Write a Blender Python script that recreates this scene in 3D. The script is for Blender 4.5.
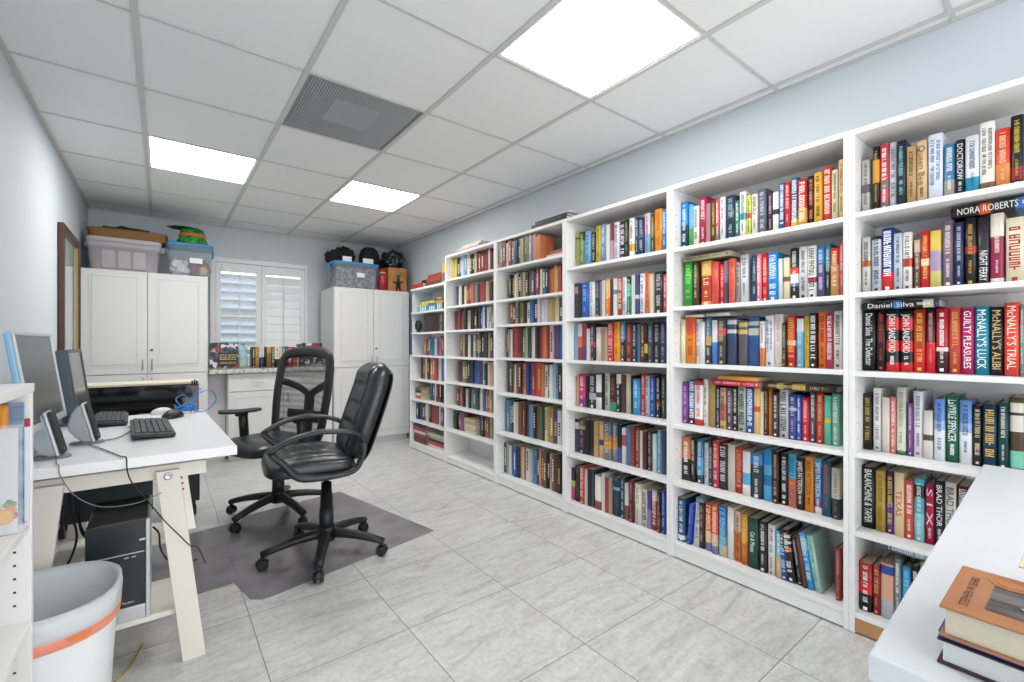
import bpy, bmesh, math, random
from mathutils import Matrix, Vector
R = math.radians
for o in list(bpy.data.objects): bpy.data.objects.remove(o)
SC = bpy.context.scene
COL = SC.collection

# ------------------------------------------------------------------ camera, world, exposure
CAM_H, YAW, FPX = 1.1603, 0.6589, 452.09
cd = bpy.data.cameras.new('camera'); cam = bpy.data.objects.new('camera', cd); COL.objects.link(cam)
cam.location = (0, 0, CAM_H); cam.rotation_euler = (math.pi/2, 0, -YAW)
cd.sensor_width = 36.0; cd.lens = 36.0*FPX/1024; cd.shift_y = 2.75/1024; cd.clip_start = 0.02
SC.camera = cam
SC.view_settings.view_transform = 'Standard'; SC.view_settings.look = 'None'
SC.view_settings.exposure = 0.45; SC.view_settings.gamma = 1.0; SC.view_settings.use_curve_mapping = False
w = bpy.data.worlds.new('world'); SC.world = w; w.use_nodes = True
w.node_tree.nodes['Background'].inputs[0].default_value = (1.0, 1.0, 1.0, 1)
w.node_tree.nodes['Background'].inputs[1].default_value = 2.3
PANEL_STRENGTH = 12.5

# ------------------------------------------------------------------ materials
def lin(v): return v/12.92 if v <= .04045 else ((v+.055)/1.055)**2.4
def hx(s):
    s = s.lstrip('#')
    if len(s) == 3: s = ''.join(c*2 for c in s)
    return tuple(lin(int(s[i:i+2], 16)/255) for i in (0, 2, 4)) + (1,)
MATS = {}
def mat(name, color='ffffff', rough=.5, metal=0.0, spec=.5, coat=0.0):
    if name in MATS: return MATS[name]
    m = bpy.data.materials.new(name); m.use_nodes = True
    b = m.node_tree.nodes['Principled BSDF']
    b.inputs['Base Color'].default_value = hx(color); b.inputs['Roughness'].default_value = rough
    b.inputs['Metallic'].default_value = metal; b.inputs['Specular IOR Level'].default_value = spec
    b.inputs['Coat Weight'].default_value = coat
    MATS[name] = m; return m
def nd(m, t, **kw):
    n = m.node_tree.nodes.new(t)
    for k, v in kw.items(): setattr(n, k, v)
    return n
def lk(m, a, b): m.node_tree.links.new(a, b)
def bsdf(m): return m.node_tree.nodes['Principled BSDF']
def add_noise_bump(m, scale=60, strength=.15, detail=3, dist=.002):
    tc = nd(m, 'ShaderNodeTexCoord'); n = nd(m, 'ShaderNodeTexNoise'); bp = nd(m, 'ShaderNodeBump')
    n.inputs['Scale'].default_value = scale; n.inputs['Detail'].default_value = detail
    bp.inputs['Strength'].default_value = strength; bp.inputs['Distance'].default_value = dist
    lk(m, tc.outputs['Object'], n.inputs['Vector']); lk(m, n.outputs['Fac'], bp.inputs['Height'])
    lk(m, bp.outputs['Normal'], bsdf(m).inputs['Normal'])
    return n
def mix_noise(m, c1, c2, scale, detail=4, lo=.35, hi=.65, stretch=(1, 1, 1), rough=.5):
    tc = nd(m, 'ShaderNodeTexCoord'); mp = nd(m, 'ShaderNodeMapping'); n = nd(m, 'ShaderNodeTexNoise'); r = nd(m, 'ShaderNodeValToRGB')
    mp.inputs['Scale'].default_value = stretch
    n.inputs['Scale'].default_value = scale; n.inputs['Detail'].default_value = detail; n.inputs['Roughness'].default_value = rough
    r.color_ramp.elements[0].position = lo; r.color_ramp.elements[0].color = hx(c1)
    r.color_ramp.elements[1].position = hi; r.color_ramp.elements[1].color = hx(c2)
    lk(m, tc.outputs['Object'], mp.inputs['Vector']); lk(m, mp.outputs['Vector'], n.inputs['Vector'])
    lk(m, n.outputs['Fac'], r.inputs['Fac']); lk(m, r.outputs['Color'], bsdf(m).inputs['Base Color'])
    return r

# white laminate, walls, ceiling
WHITE = mat('white_laminate', 'ececec', .38); add_noise_bump(WHITE, 9, .02)
WHITE2 = mat('white_cabinet', 'd9d9da', .35)
DESKW = mat('white_desk', 'ebecee', .3)
BROWNK = mat('bare_fibreboard', 'b98a5c', .7)
WALL = mat('wall_paint', 'cdd6dd', .75, spec=.25); add_noise_bump(WALL, 160, .06, 2, .001)
CEIL = mat('ceiling_tile', 'ececec', .9, spec=.1); add_noise_bump(CEIL, 220, .25, 3, .001)
GRID = mat('ceiling_grid', 'c9c9c7', .5)
TRIM = mat('white_trim', 'e6e7e9', .4)
DARK = mat('dark_hole', '1a1a1a', .8)
def floor_material():
    m = mat('floor_tile', 'c8c8c6', .28, spec=.5)
    nt = m.node_tree
    tc = nd(m, 'ShaderNodeTexCoord'); sx = nd(m, 'ShaderNodeSeparateXYZ'); lk(m, tc.outputs['Object'], sx.inputs[0])
    def mth(op, a, b=None, c=None):
        n = nd(m, 'ShaderNodeMath', operation=op)
        for i, v in enumerate((a, b, c)):
            if v is None: continue
            if isinstance(v, (int, float)): n.inputs[i].default_value = v
            else: lk(m, v, n.inputs[i])
        return n.outputs[0]
    def axis(o, off, size):
        u = mth('DIVIDE', mth('SUBTRACT', o, off), size)
        fl = mth('FLOOR', u); fr = mth('SUBTRACT', u, fl)
        d = mth('MULTIPLY', mth('MINIMUM', fr, mth('SUBTRACT', 1.0, fr)), size)
        return fl, d
    fx, dx = axis(sx.outputs[0], .295, .499); fy, dy = axis(sx.outputs[1], 1.712, .502)
    d = mth('MINIMUM', dx, dy)
    grout = mth('LESS_THAN', d, .0016)
    cx = nd(m, 'ShaderNodeCombineXYZ'); lk(m, fx, cx.inputs[0]); lk(m, fy, cx.inputs[1])
    wn = nd(m, 'ShaderNodeTexWhiteNoise', noise_dimensions='3D'); lk(m, cx.outputs[0], wn.inputs['Vector'])
    off = nd(m, 'ShaderNodeVectorMath', operation='SCALE'); lk(m, wn.outputs['Color'], off.inputs[0]); off.inputs['Scale'].default_value = 20
    ad = nd(m, 'ShaderNodeVectorMath', operation='ADD'); lk(m, tc.outputs['Object'], ad.inputs[0]); lk(m, off.outputs[0], ad.inputs[1])
    mp = nd(m, 'ShaderNodeMapping'); mp.inputs['Rotation'].default_value = (0, 0, R(-32)); mp.inputs['Scale'].default_value = (1.5, 6.5, 1)
    lk(m, ad.outputs[0], mp.inputs['Vector'])
    n1 = nd(m, 'ShaderNodeTexNoise'); n1.inputs['Scale'].default_value = 1.9; n1.inputs['Detail'].default_value = 12; n1.inputs['Roughness'].default_value = .7; n1.inputs['Distortion'].default_value = 1.6
    lk(m, mp.outputs[0], n1.inputs['Vector'])
    r = nd(m, 'ShaderNodeValToRGB'); e = r.color_ramp.elements
    e[0].position = .34; e[0].color = hx('bab9b6'); e[1].position = .62; e[1].color = hx('dadbda')
    k = e.new(.46); k.color = hx('cdcdcb')
    lk(m, n1.outputs['Fac'], r.inputs['Fac'])
    n2 = nd(m, 'ShaderNodeTexNoise'); n2.inputs['Scale'].default_value = 48; n2.inputs['Detail'].default_value = 6; n2.inputs['Roughness'].default_value = .7
    lk(m, ad.outputs[0], n2.inputs['Vector'])
    r2 = nd(m, 'ShaderNodeValToRGB'); r2.color_ramp.elements[0].position = .3; r2.color_ramp.elements[0].color = (.80, .80, .79, 1); r2.color_ramp.elements[1].position = .6; r2.color_ramp.elements[1].color = (1, 1, 1, 1)
    lk(m, n2.outputs['Fac'], r2.inputs['Fac'])
    mu = nd(m, 'ShaderNodeMix', data_type='RGBA', blend_type='MULTIPLY'); mu.inputs[0].default_value = 1
    lk(m, r.outputs[0], mu.inputs[6]); lk(m, r2.outputs[0], mu.inputs[7])
    mx = nd(m, 'ShaderNodeMix', data_type='RGBA'); lk(m, grout, mx.inputs[0]); lk(m, mu.outputs[2], mx.inputs[6]); mx.inputs[7].default_value = hx('6c6d6c')
    lk(m, mx.outputs[2], bsdf(m).inputs['Base Color'])
    bp = nd(m, 'ShaderNodeBump'); bp.inputs['Strength'].default_value = .3; bp.inputs['Distance'].default_value = .002
    lk(m, mth('SUBTRACT', 1.0, grout), bp.inputs['Height']); lk(m, bp.outputs[0], bsdf(m).inputs['Normal'])
    return m
FLOOR = floor_material()
def emit_mat(name, color, strength):
    m = bpy.data.materials.new(name); m.use_nodes = True
    b = m.node_tree.nodes['Principled BSDF']
    b.inputs['Base Color'].default_value = (.9, .9, .9, 1)
    b.inputs['Emission Color'].default_value = hx(color); b.inputs['Emission Strength'].default_value = strength
    return m
LAMP = emit_mat('light_diffuser', 'fffdf8', PANEL_STRENGTH)
def glass_mat(name, color='ffffff', alpha=.2, rough=.05):
    m = bpy.data.materials.new(name); m.use_nodes = True; nt = m.node_tree
    b = nt.nodes['Principled BSDF']; b.inputs['Base Color'].default_value = hx(color); b.inputs['Roughness'].default_value = rough
    b.inputs['Alpha'].default_value = alpha
    return m
GLASS = glass_mat('window_glass', 'dfeaf2', .08, .02)
# book jacket: the colour of every spine, board and letter sits on the mesh
def jacket():
    m = mat('book_jacket', 'ffffff', .36)
    a = nd(m, 'ShaderNodeAttribute', attribute_name='Col'); lk(m, a.outputs['Color'], bsdf(m).inputs['Base Color'])
    return m
JACKET = jacket()
def pages_mat():
    m = mat('book_pages', 'd9cfb8', .85, spec=.2)
    tc = nd(m, 'ShaderNodeTexCoord'); wv = nd(m, 'ShaderNodeTexWave', wave_type='BANDS', bands_direction='Y')
    wv.inputs['Scale'].default_value = 210; wv.inputs['Distortion'].default_value = 1.5; wv.inputs['Detail'].default_value = 2
    r = nd(m, 'ShaderNodeValToRGB'); r.color_ramp.elements[0].color = hx('b3a486'); r.color_ramp.elements[1].color = hx('dcd3bd')
    lk(m, tc.outputs['Object'], wv.inputs['Vector']); lk(m, wv.outputs['Fac'], r.inputs['Fac']); lk(m, r.outputs[0], bsdf(m).inputs['Base Color'])
    return m
PAGES = pages_mat()
PAGESW = mat('white_pages', 'e4e4e2', .85, spec=.2)

# ------------------------------------------------------------------ mesh helpers
def B(): return bmesh.new()
def box(bm, x0, x1, y0, y1, z0, z1, bev=0.0, mi=0, seg=2, M=None):
    vs = [bm.verts.new((x, y, z)) for x in (x0, x1) for y in (y0, y1) for z in (z0, z1)]
    idx = [(0, 1, 3, 2), (4, 6, 7, 5), (0, 4, 5, 1), (2, 3, 7, 6), (0, 2, 6, 4), (1, 5, 7, 3)]
    fs = [bm.faces.new([vs[i] for i in f]) for f in idx]
    for f in fs: f.material_index = mi
    if bev > 0:
        es = list({e for f in fs for e in f.edges})
        res = bmesh.ops.bevel(bm, geom=es, offset=bev, segments=seg, affect='EDGES', profile=.5)
        vs = list({v for f in res['faces'] for v in f.verts} | {v for v in vs if v.is_valid})
        for f in {f for v in vs for f in v.link_faces}: f.material_index = mi
    if M is not None: bmesh.ops.transform(bm, matrix=M, verts=[v for v in vs if v.is_valid])
    return [v for v in vs if v.is_valid]
def quad(bm, pts, mi=0):
    f = bm.faces.new([bm.verts.new(p) for p in pts]); f.material_index = mi; return f
def prism(bm, pts, axis, a, b, mi=0, bev=0.0):
    """extrude a 2-D outline along axis (0,1,2) from a to b"""
    def mk(p, t):
        c = [0, 0, 0]; k = [i for i in range(3) if i != axis]; c[axis] = t; c[k[0]] = p[0]; c[k[1]] = p[1]; return tuple(c)
    va = [bm.verts.new(mk(p, a)) for p in pts]; vb = [bm.verts.new(mk(p, b)) for p in pts]
    n = len(pts); fs = [bm.faces.new(va), bm.faces.new(vb[::-1])]
    for i in range(n): fs.append(bm.faces.new((va[i], vb[i], vb[(i+1) % n], va[(i+1) % n])))
    for f in fs: f.material_index = mi
    bmesh.ops.recalc_face_normals(bm, faces=fs)
    if bev > 0:
        es = list({e for f in fs[:2] for e in f.edges})
        bmesh.ops.bevel(bm, geom=es, offset=bev, segments=2, affect='EDGES', profile=.5)
def smooth_path(pts, n=8, closed=False):
    P = [Vector(p) for p in pts]; out = []; N = len(P)
    rng = range(N) if closed else range(N-1)
    for i in rng:
        p0 = P[(i-1) % N] if (closed or i > 0) else P[i]; p1 = P[i]; p2 = P[(i+1) % N]
        p3 = P[(i+2) % N] if (closed or i+2 < N) else p2
        for k in range(n):
            t = k/n
            out.append(.5*((2*p1)+(-p0+p2)*t+(2*p0-5*p1+4*p2-p3)*t*t+(-p0+3*p1-3*p2+p3)*t**3))
    if not closed: out.append(P[-1])
    return out
def tube(bm, pts, r, seg=8, closed=False, mi=0, flat=1.0, up=None, caps=True, rr=None):
    """sweep a circle (or an ellipse: width r*flat along 'up' cross) along pts"""
    P = [Vector(p) for p in pts]; N = len(P); rings = []; prev = None
    for i in range(N):
        if closed: t = P[(i+1) % N]-P[i-1]
        else: t = P[min(i+1, N-1)]-P[max(i-1, 0)]
        t.normalize()
        if up is not None: a = Vector(up)
        elif prev is None: a = Vector((0, 0, 1)) if abs(t.z) < .9 else Vector((1, 0, 0))
        else: a = prev
        n1 = a-t*a.dot(t)
        if n1.length < 1e-6: n1 = t.orthogonal()
        n1.normalize(); prev = n1; n2 = t.cross(n1)
        r0 = rr[i] if rr else r
        rings.append([bm.verts.new(P[i]+n1*(math.cos(2*math.pi*k/seg)*r0*flat)+n2*(math.sin(2*math.pi*k/seg)*r0)) for k in range(seg)])
    for i in range(N if closed else N-1):
        A = rings[i]; C = rings[(i+1) % N]
        for k in range(seg):
            f = bm.faces.new((A[k], A[(k+1) % seg], C[(k+1) % seg], C[k])); f.material_index = mi; f.smooth = True
    if not closed and caps:
        f = bm.faces.new(rings[0][::-1]); f.material_index = mi; f = bm.faces.new(rings[-1]); f.material_index = mi
def lathe(bm, prof, seg=20, c=(0, 0, 0), mi=0, sx=1.0, sy=1.0, power=2.0, caps=True):
    """profile [(r,z)..] around z; power>2 squares the section off"""
    rings = []
    for r, z in prof:
        ring = []
        for k in range(seg):
            a = 2*math.pi*k/seg; ca, sa = math.cos(a), math.sin(a)
            ca = math.copysign(abs(ca)**(2/power), ca); sa = math.copysign(abs(sa)**(2/power), sa)
            ring.append(bm.verts.new((c[0]+r*sx*ca, c[1]+r*sy*sa, c[2]+z)))
        rings.append(ring)
    for A, C in zip(rings, rings[1:]):
        for k in range(seg):
            f = bm.faces.new((A[k], A[(k+1) % seg], C[(k+1) % seg], C[k])); f.material_index = mi; f.smooth = True
    if not caps: return
    if prof[0][0] > 1e-5: bm.faces.new(rings[0][::-1]).material_index = mi
    if prof[-1][0] > 1e-5: bm.faces.new(rings[-1]).material_index = mi
def blob(bm, c, rad, mi=0, sub=3, rough=0.0, seed=0, freq=3.0, zmin=None):
    from mathutils import noise
    res = bmesh.ops.create_icosphere(bm, subdivisions=sub, radius=1.0)
    for v in res['verts']:
        p = v.co.copy()
        k = 1+rough*noise.noise(p*freq+Vector((seed*3.1, seed*1.7, seed)))+rough*.5*noise.noise(p*freq*2.3+Vector((seed, 5, 2)))
        v.co = Vector((c[0]+p.x*rad[0]*k, c[1]+p.y*rad[1]*k, c[2]+p.z*rad[2]*k))
        if zmin is not None and v.co.z < zmin: v.co.z = zmin
        for f in v.link_faces: f.material_index = mi; f.smooth = True

def world_matrix(o):
    M = Matrix.Identity(4)
    while o is not None:
        M = (Matrix.Translation(o.location) @ o.rotation_euler.to_matrix().to_4x4()) @ M; o = o.parent
    return M
def obj(name, bm, m, parent=None, world=True, smooth=None, recalc=True):
    """link bm as ONE mesh object; with world=True its coordinates are room coordinates"""
    if recalc: bmesh.ops.recalc_face_normals(bm, faces=bm.faces)
    if parent is not None and world: bmesh.ops.transform(bm, matrix=world_matrix(parent).inverted(), verts=bm.verts)
    me = bpy.data.meshes.new(name); bm.to_mesh(me); bm.free()
    for x in (m if isinstance(m, (list, tuple)) else [m]): me.materials.append(x)
    if smooth:
        for p in me.polygons: p.use_smooth = True
    o = bpy.data.objects.new(name, me); COL.objects.link(o)
    if parent is not None: o.parent = parent
    return o
def tag(o, label, cat, group=None, kind=None):
    o['label'] = label; o['category'] = cat
    if group: o['group'] = group
    if kind: o['kind'] = kind
    return o
def thing(name, label, cat, loc=(0, 0, 0), rz=0.0, group=None):
    o = bpy.data.objects.new(name, None); o.empty_display_size = .1; COL.objects.link(o)
    o.location = loc; o.rotation_euler = (0, 0, rz)
    return tag(o, label, cat, group)
def struct(name, bm, m, parent=None, label=None):
    o = obj(name, bm, m, parent)
    if parent is None:
        o['kind'] = 'structure'
        tag(o, label or name.replace('_', ' '), name.split('_')[0])
    return o
TEXT = {}
def text_polys(s):
    """flat letter outlines of a string as (verts, faces), cap height 1, starting at x=0"""
    if s in TEXT: return TEXT[s]
    cu = bpy.data.curves.new('lettering', 'FONT'); cu.body = s; cu.size = 1; cu.resolution_u = 2
    o = bpy.data.objects.new('lettering', cu); COL.objects.link(o)
    dg = bpy.context.evaluated_depsgraph_get(); me = bpy.data.meshes.new_from_object(o.evaluated_get(dg))
    vs = [v.co.copy() for v in me.vertices]; fs = [tuple(p.vertices) for p in me.polygons]
    bpy.data.objects.remove(o); bpy.data.curves.remove(cu); bpy.data.meshes.remove(me)
    x0 = min(v.x for v in vs); k = 1/.69
    vs = [((v.x-x0)*k, v.y*k) for v in vs]
    TEXT[s] = (vs, fs, max(v[0] for v in vs)); return TEXT[s]
def put_text(bm, s, fn, mi=0):
    """fn maps letter coordinates (x, y) to a point"""
    vs, fs, wd = text_polys(s)
    V = [bm.verts.new(fn(x, y)) for x, y in vs]; out = []
    for f in fs:
        try: g = bm.faces.new([V[i] for i in f]); g.material_index = mi; out.append(g)
        except ValueError: pass
    return out
# ------------------------------------------------------------------ books
def bands(spec):
    out = []; prev = 0.0
    for p in spec.split('|'):
        c, _, f = p.partition('@'); f = float(f) if f else 1.0
        out.append((prev, f, hx(c))); prev = f
    return out
def colour_faces(bm, faces, c):
    L = bm.loops.layers.float_color.get('Col') or bm.loops.layers.float_color.new('Col')
    for f in faces:
        for l in f.loops: l[L] = c
def scribble(bm, rng, z0, z1, yc, cap, xs, c):
    """small unreadable letter strokes running down a spine from z0 to z1"""
    z = z0; fs = []
    t = cap*.17
    def st(za, zb, ya, yb): fs.append(quad(bm, [(xs, ya, za), (xs, yb, za), (xs, yb, zb), (xs, ya, zb)]))
    while z - cap*.62 > z1:
        if rng.random() < .12: z -= cap*.4; continue
        wd = cap*rng.uniform(.42, .62); y0 = yc+cap/2; y1 = yc-cap/2
        st(z, z-t, y0, y1)
        if rng.random() < .75: st(z-wd+t, z-wd, y0, y1)
        if rng.random() < .8:
            h = rng.choice([y0, yc+t/2, y1+t]); st(z-t, z-wd+t*.5, h, h-t)
        if rng.random() < .4:
            h = rng.choice([y0, y1+t]); st(z-t, z-wd+t*.5, h, h-t)
        z -= wd+cap*.16
    colour_faces(bm, fs, c)
def cover_mesh(t, h, d, spec, tcol, text, seed):
    """jacket of an upright book: rounded spine at x=0 facing -x, boards back to x=d, z from 0 to h"""
    rng = random.Random(seed); bm = B(); bl = bands(spec)
    hb = min(.0026, t*.16); rd = min(.006, t*.22)
    N = 8
    outer = [(d, t/2)] + [(rd*abs(s)**4, s*t/2) for s in [1-2*k/N for k in range(N+1)]] + [(d, -t/2)]
    ti = t/2-hb
    inner = [(d, ti)] + [(rd*abs(s)**4+hb, s*ti) for s in [1-2*k/N for k in range(N+1)]] + [(d, -ti)]
    zs = [h*(1-b[0]) for b in bl] + [0.0]
    ro = [[bm.verts.new((x, y, z)) for x, y in outer] for z in zs]
    ri = [[bm.verts.new((x, y, z)) for x, y in inner] for z in (h, 0.0)]
    n = len(outer)
    for k, b in enumerate(bl):
        fs = [bm.faces.new((ro[k][i], ro[k][i+1], ro[k+1][i+1], ro[k+1][i])) for i in range(n-1)]
        for f in fs[1:-1]: f.smooth = True
        colour_faces(bm, fs, b[2])
    fs = [bm.faces.new((ri[0][i], ri[1][i], ri[1][i+1], ri[0][i+1])) for i in range(n-1)]
    fs += [bm.faces.new((ro[0][i], ri[0][i], ri[0][i+1], ro[0][i+1])) for i in range(n-1)]
    fs += [bm.faces.new((ro[-1][i], ro[-1][i+1], ri[1][i+1], ri[1][i])) for i in range(n-1)]
    mid = bl[0][2]
    colour_faces(bm, fs, mid)
    e = []
    for j in (0, n-1):
        for k in range(len(bl)):
            pass
        col = [ro[k][j] for k in range(len(zs))]
        e.append(bm.faces.new(col+[ri[1][j], ri[0][j]]))
    colour_faces(bm, e, mid)
    if text != '-':
        xs = -.0005; c = hx(tcol)
        if text[0] == '~':
            if text == '~B':
                cap = t*.62; scribble(bm, rng, h*.95, h*.12, 0, cap, xs, c)
            elif text == '~~':
                scribble(bm, rng, h*.92, h*.25, t*.2, t*.27, xs, c); scribble(bm, rng, h*.9, h*.3, -t*.2, t*.27, xs, c)
            else:
                cap = t*rng.uniform(.34, .5); a = rng.uniform(.5, .62)
                scribble(bm, rng, h*.93, h*(1-a), 0, cap, xs, c)
                scribble(bm, rng, h*(1-a-.06), h*rng.uniform(.12, .18), 0, cap*rng.choice([.55, .7, 1]), xs, c)
            if rng.random() < .7:
                q = t*.16; z = h*.055
                colour_faces(bm, [quad(bm, [(xs, q, z-q), (xs, -q, z-q), (xs, -q, z+q), (xs, q, z+q)])], c)
        else:
            vs, fcs, wd = text_polys(text)
            full = text in ('BALANCHINE & TAPER', 'Daniel Silva  The Defector', "GUILTY PLEASURES", "McNALLY'S LUCK", "McNALLY'S ALIBI", "McNALLY'S TRIAL")
            top = .95 if full else .93; ln = h*(.86 if full else .62)
            if text == 'NIGHT FERRY': top, ln = .5, h*.44
            if text == 'TEXAS': top, ln = .72, h*.4
            if text == 'Cat & Mouse': top, ln = .72, h*.4
            cap = min(t*.6, .03)
            k = ln/wd
            ch = min(cap, k*1.6)
            colour_faces(bm, put_text(bm, text, lambda x, y: (xs, ch*.5-y*ch, h*top-x*k)), c)
            # (letters read down the spine, heads towards -y)
            if top > .9 and not full: scribble(bm, rng, h*(top)-ln-h*.04, h*.1, 0, cap*.5, xs, c)
    return bm
def make_book(name, t, h, d, spec, tcol, text, seed, label, group, loc, lean=0, M=None, pm=None):
    bm = cover_mesh(t, h, d, spec, tcol, text, seed)
    bp = B(); hb = min(.0026, t*.16)
    box(bp, hb+.0035, d-.004, -(t/2-hb), t/2-hb, .002, h-.0045)
    if M is not None:
        bmesh.ops.transform(bm, matrix=M, verts=bm.verts); bmesh.ops.transform(bp, matrix=M, verts=bp.verts)
    o = obj(name, bm, JACKET, recalc=False); tag(o, label, 'book', group)
    o.location = loc; o.rotation_euler = (R(lean), 0, 0)
    obj('pages', bp, pm or PAGES, o, world=False)
    return o
import colorsys
def colour_name(spec):
    best = max(bands(spec), key=lambda b: b[1]-b[0])[2]
    s = [max(0, min(1, 1.055*v**(1/2.4)-.055 if v > .0031 else v*12.92)) for v in best[:3]]
    hh, ss, v = colorsys.rgb_to_hsv(*s); hh *= 360
    if v < .17 or (v < .25 and ss < .35): return 'black'
    if ss < .1: return 'white' if v > .84 else 'light grey' if v > .68 else 'grey' if v > .38 else 'charcoal'
    if ss < .25 and v > .78: return 'cream' if 20 < hh < 80 else 'pale blue' if 150 < hh < 270 else 'pale pink'
    if hh < 14 or hh > 345: n = 'red'
    elif hh < 28: n = 'orange' if v > .7 and ss > .5 else 'brown' if v < .6 else 'coral' if ss > .5 else 'tan'
    elif hh < 48: n = 'orange' if ss > .75 and v > .8 else 'tan' if v > .6 else 'brown'
    elif hh < 70: n = 'yellow' if v > .6 else 'olive'
    elif hh < 155: n = 'green'
    elif hh < 195: n = 'teal'
    elif hh < 250: n = 'blue'
    elif hh < 300: n = 'purple'
    else: n = 'magenta'
    if ss < .28: n = {'red': 'mauve', 'blue': 'slate', 'teal': 'sage', 'green': 'sage', 'orange': 'taupe', 'brown': 'taupe'}.get(n, n)
    if v < .42 and n in ('red', 'blue', 'green', 'brown', 'teal', 'purple', 'mauve', 'slate'):
        return {'red': 'maroon', 'blue': 'navy', 'mauve': 'dark mauve', 'slate': 'dark slate'}.get(n, 'dark '+n)
    return n
ORD = 'first second third fourth fifth sixth seventh eighth ninth tenth eleventh twelfth thirteenth fourteenth fifteenth sixteenth seventeenth eighteenth nineteenth twentieth twenty-first twenty-second twenty-third twenty-fourth twenty-fifth'.split()
SHELF = ['', 'top', 'second', 'third', 'fourth', 'fifth', 'bottom']
CASE = {1: 'bookcase behind table', 2: 'second bookcase from table', 3: 'third bookcase from table'}
def lettering(tc):
    r = hx(tc); v = max(r[:3])
    return 'white' if min(r[:3]) > .6 else 'dark' if v < .16 else colour_name(tc)
left_over = []
def place_books():
    for (case, r, xs, z0), txt in ROWS.items():
        for k, ln in enumerate([l for l in txt.strip().split('\n')]):
            y, t, h, lean, ind, spec, tc, text = ln.split(' ', 7)
            y, t, h, lean, ind = float(y), float(t)/1000, float(h)/1000, float(lean), int(ind)
            rng = random.Random(case*1000+r*100+k)
            d = min(rng.uniform(.148, .165) if h > .2 else .118, 2.455-xs)
            d = min(d, 2.452-xs)
            if not ind: left_over.append((xs+rng.uniform(0, .008), y, t, h, d, spec, z0)); continue
            x = xs+rng.uniform(-.004, .008)
            cn = colour_name(spec); feat = 'plain spine' if text == '-' else lettering(tc)+' lettering'
            lab = f"{cn} book, {feat}, {ORD[k]} from window end, {SHELF[r]} shelf, {CASE[case]}"
            dy = math.tan(R(lean))*h/2
            z = z0+.0008+abs(math.sin(R(lean)))*t/2
            make_book('book', t*.975, h, d, spec, tc, text, case*7919+r*131+k, lab, f"books on the {SHELF[r]} shelf of the {CASE[case]}", (x, y+(-dy if lean else 0), z), lean)
    for i, (case, r, ya, yb, z, t, spec, tc, text, lab) in enumerate(LYING):
        # an upright book tipped on to its side: spine still faces the room, head towards +y
        M = Matrix(((1, 0, 0, 0), (0, 0, 1, 0), (0, -1, 0, 0), (0, 0, 0, 1)))
        xs = 2.258
        o = make_book('book', t, ya-yb, .15, spec, tc, text, 900+i, lab, 'books lying flat across other books', (xs, yb, z+t/2), 0, M)
def far_books():
    """everything beyond the few hundred nearest books"""
    bm = B(); rng = random.Random(5)
    L = bm.loops.layers.float_color.new('Col')
    lim = {4: (2.263, 3.041), 5: (3.083, 3.879), 6: (3.921, 4.678)}
    def one(x, y, t, h, d, spec, z0):
        cols = bands(spec)
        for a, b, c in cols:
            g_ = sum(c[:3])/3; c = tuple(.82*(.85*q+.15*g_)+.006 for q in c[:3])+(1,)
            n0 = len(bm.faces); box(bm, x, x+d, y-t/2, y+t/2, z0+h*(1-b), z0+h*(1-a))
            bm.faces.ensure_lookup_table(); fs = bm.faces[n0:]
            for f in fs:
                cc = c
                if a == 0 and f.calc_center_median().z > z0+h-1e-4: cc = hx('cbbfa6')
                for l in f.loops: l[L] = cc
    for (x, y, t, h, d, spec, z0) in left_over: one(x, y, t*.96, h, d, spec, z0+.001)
    for case, ya, yb, z, ha, hb, cols in FAR:
        ya = min(ya, lim[case][1]); yb = max(yb, lim[case][0]); cs = cols.split(); n = len(cs)
        ws = [rng.uniform(.75, 1.3) for _ in cs]; s = sum(ws); y = ya
        for k, c in enumerate(cs):
            t = (ya-yb)*ws[k]/s; f = k/max(1, n-1); h = ha+(hb-ha)*f+rng.uniform(-.014, .012)
            tc = rng.choice(['e8e0d0', 'e8e0d0', '2a2a2c', 'd8b860', c, c, c])
            a = rng.uniform(.1, .4); b = a+rng.uniform(.1, .3)
            spec = f"{c}@{a:.2f}|{tc}@{b:.2f}|{c}"
            x = (2.205 if (case, z) == (4, 1.783) else 2.262)+rng.uniform(-.006, .012)
            # title marks: a narrow strip a hair in front of the spine
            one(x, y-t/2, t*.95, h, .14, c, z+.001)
            hh = h*rng.uniform(.35, .6); za = z+h*rng.uniform(.2, .35)
            if tc != c:
                g = t*.22; zz = za
                while zz < za+hh:
                    q = rng.uniform(.008, .016)
                    f_ = quad(bm, [(x-.0006, y-t/2-g, zz), (x-.0006, y-t/2+g, zz), (x-.0006, y-t/2+g, zz+q), (x-.0006, y-t/2-g, zz+q)])
                    for l in f_.loops: l[L] = hx(tc)
                    zz += q+rng.uniform(.003, .008)
            y -= t
    bm.normal_update()
    o = obj('distant_books', bm, JACKET)
    tag(o, 'tightly packed rows of small upright books on the farther white bookcases', 'books', kind='stuff')
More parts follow.
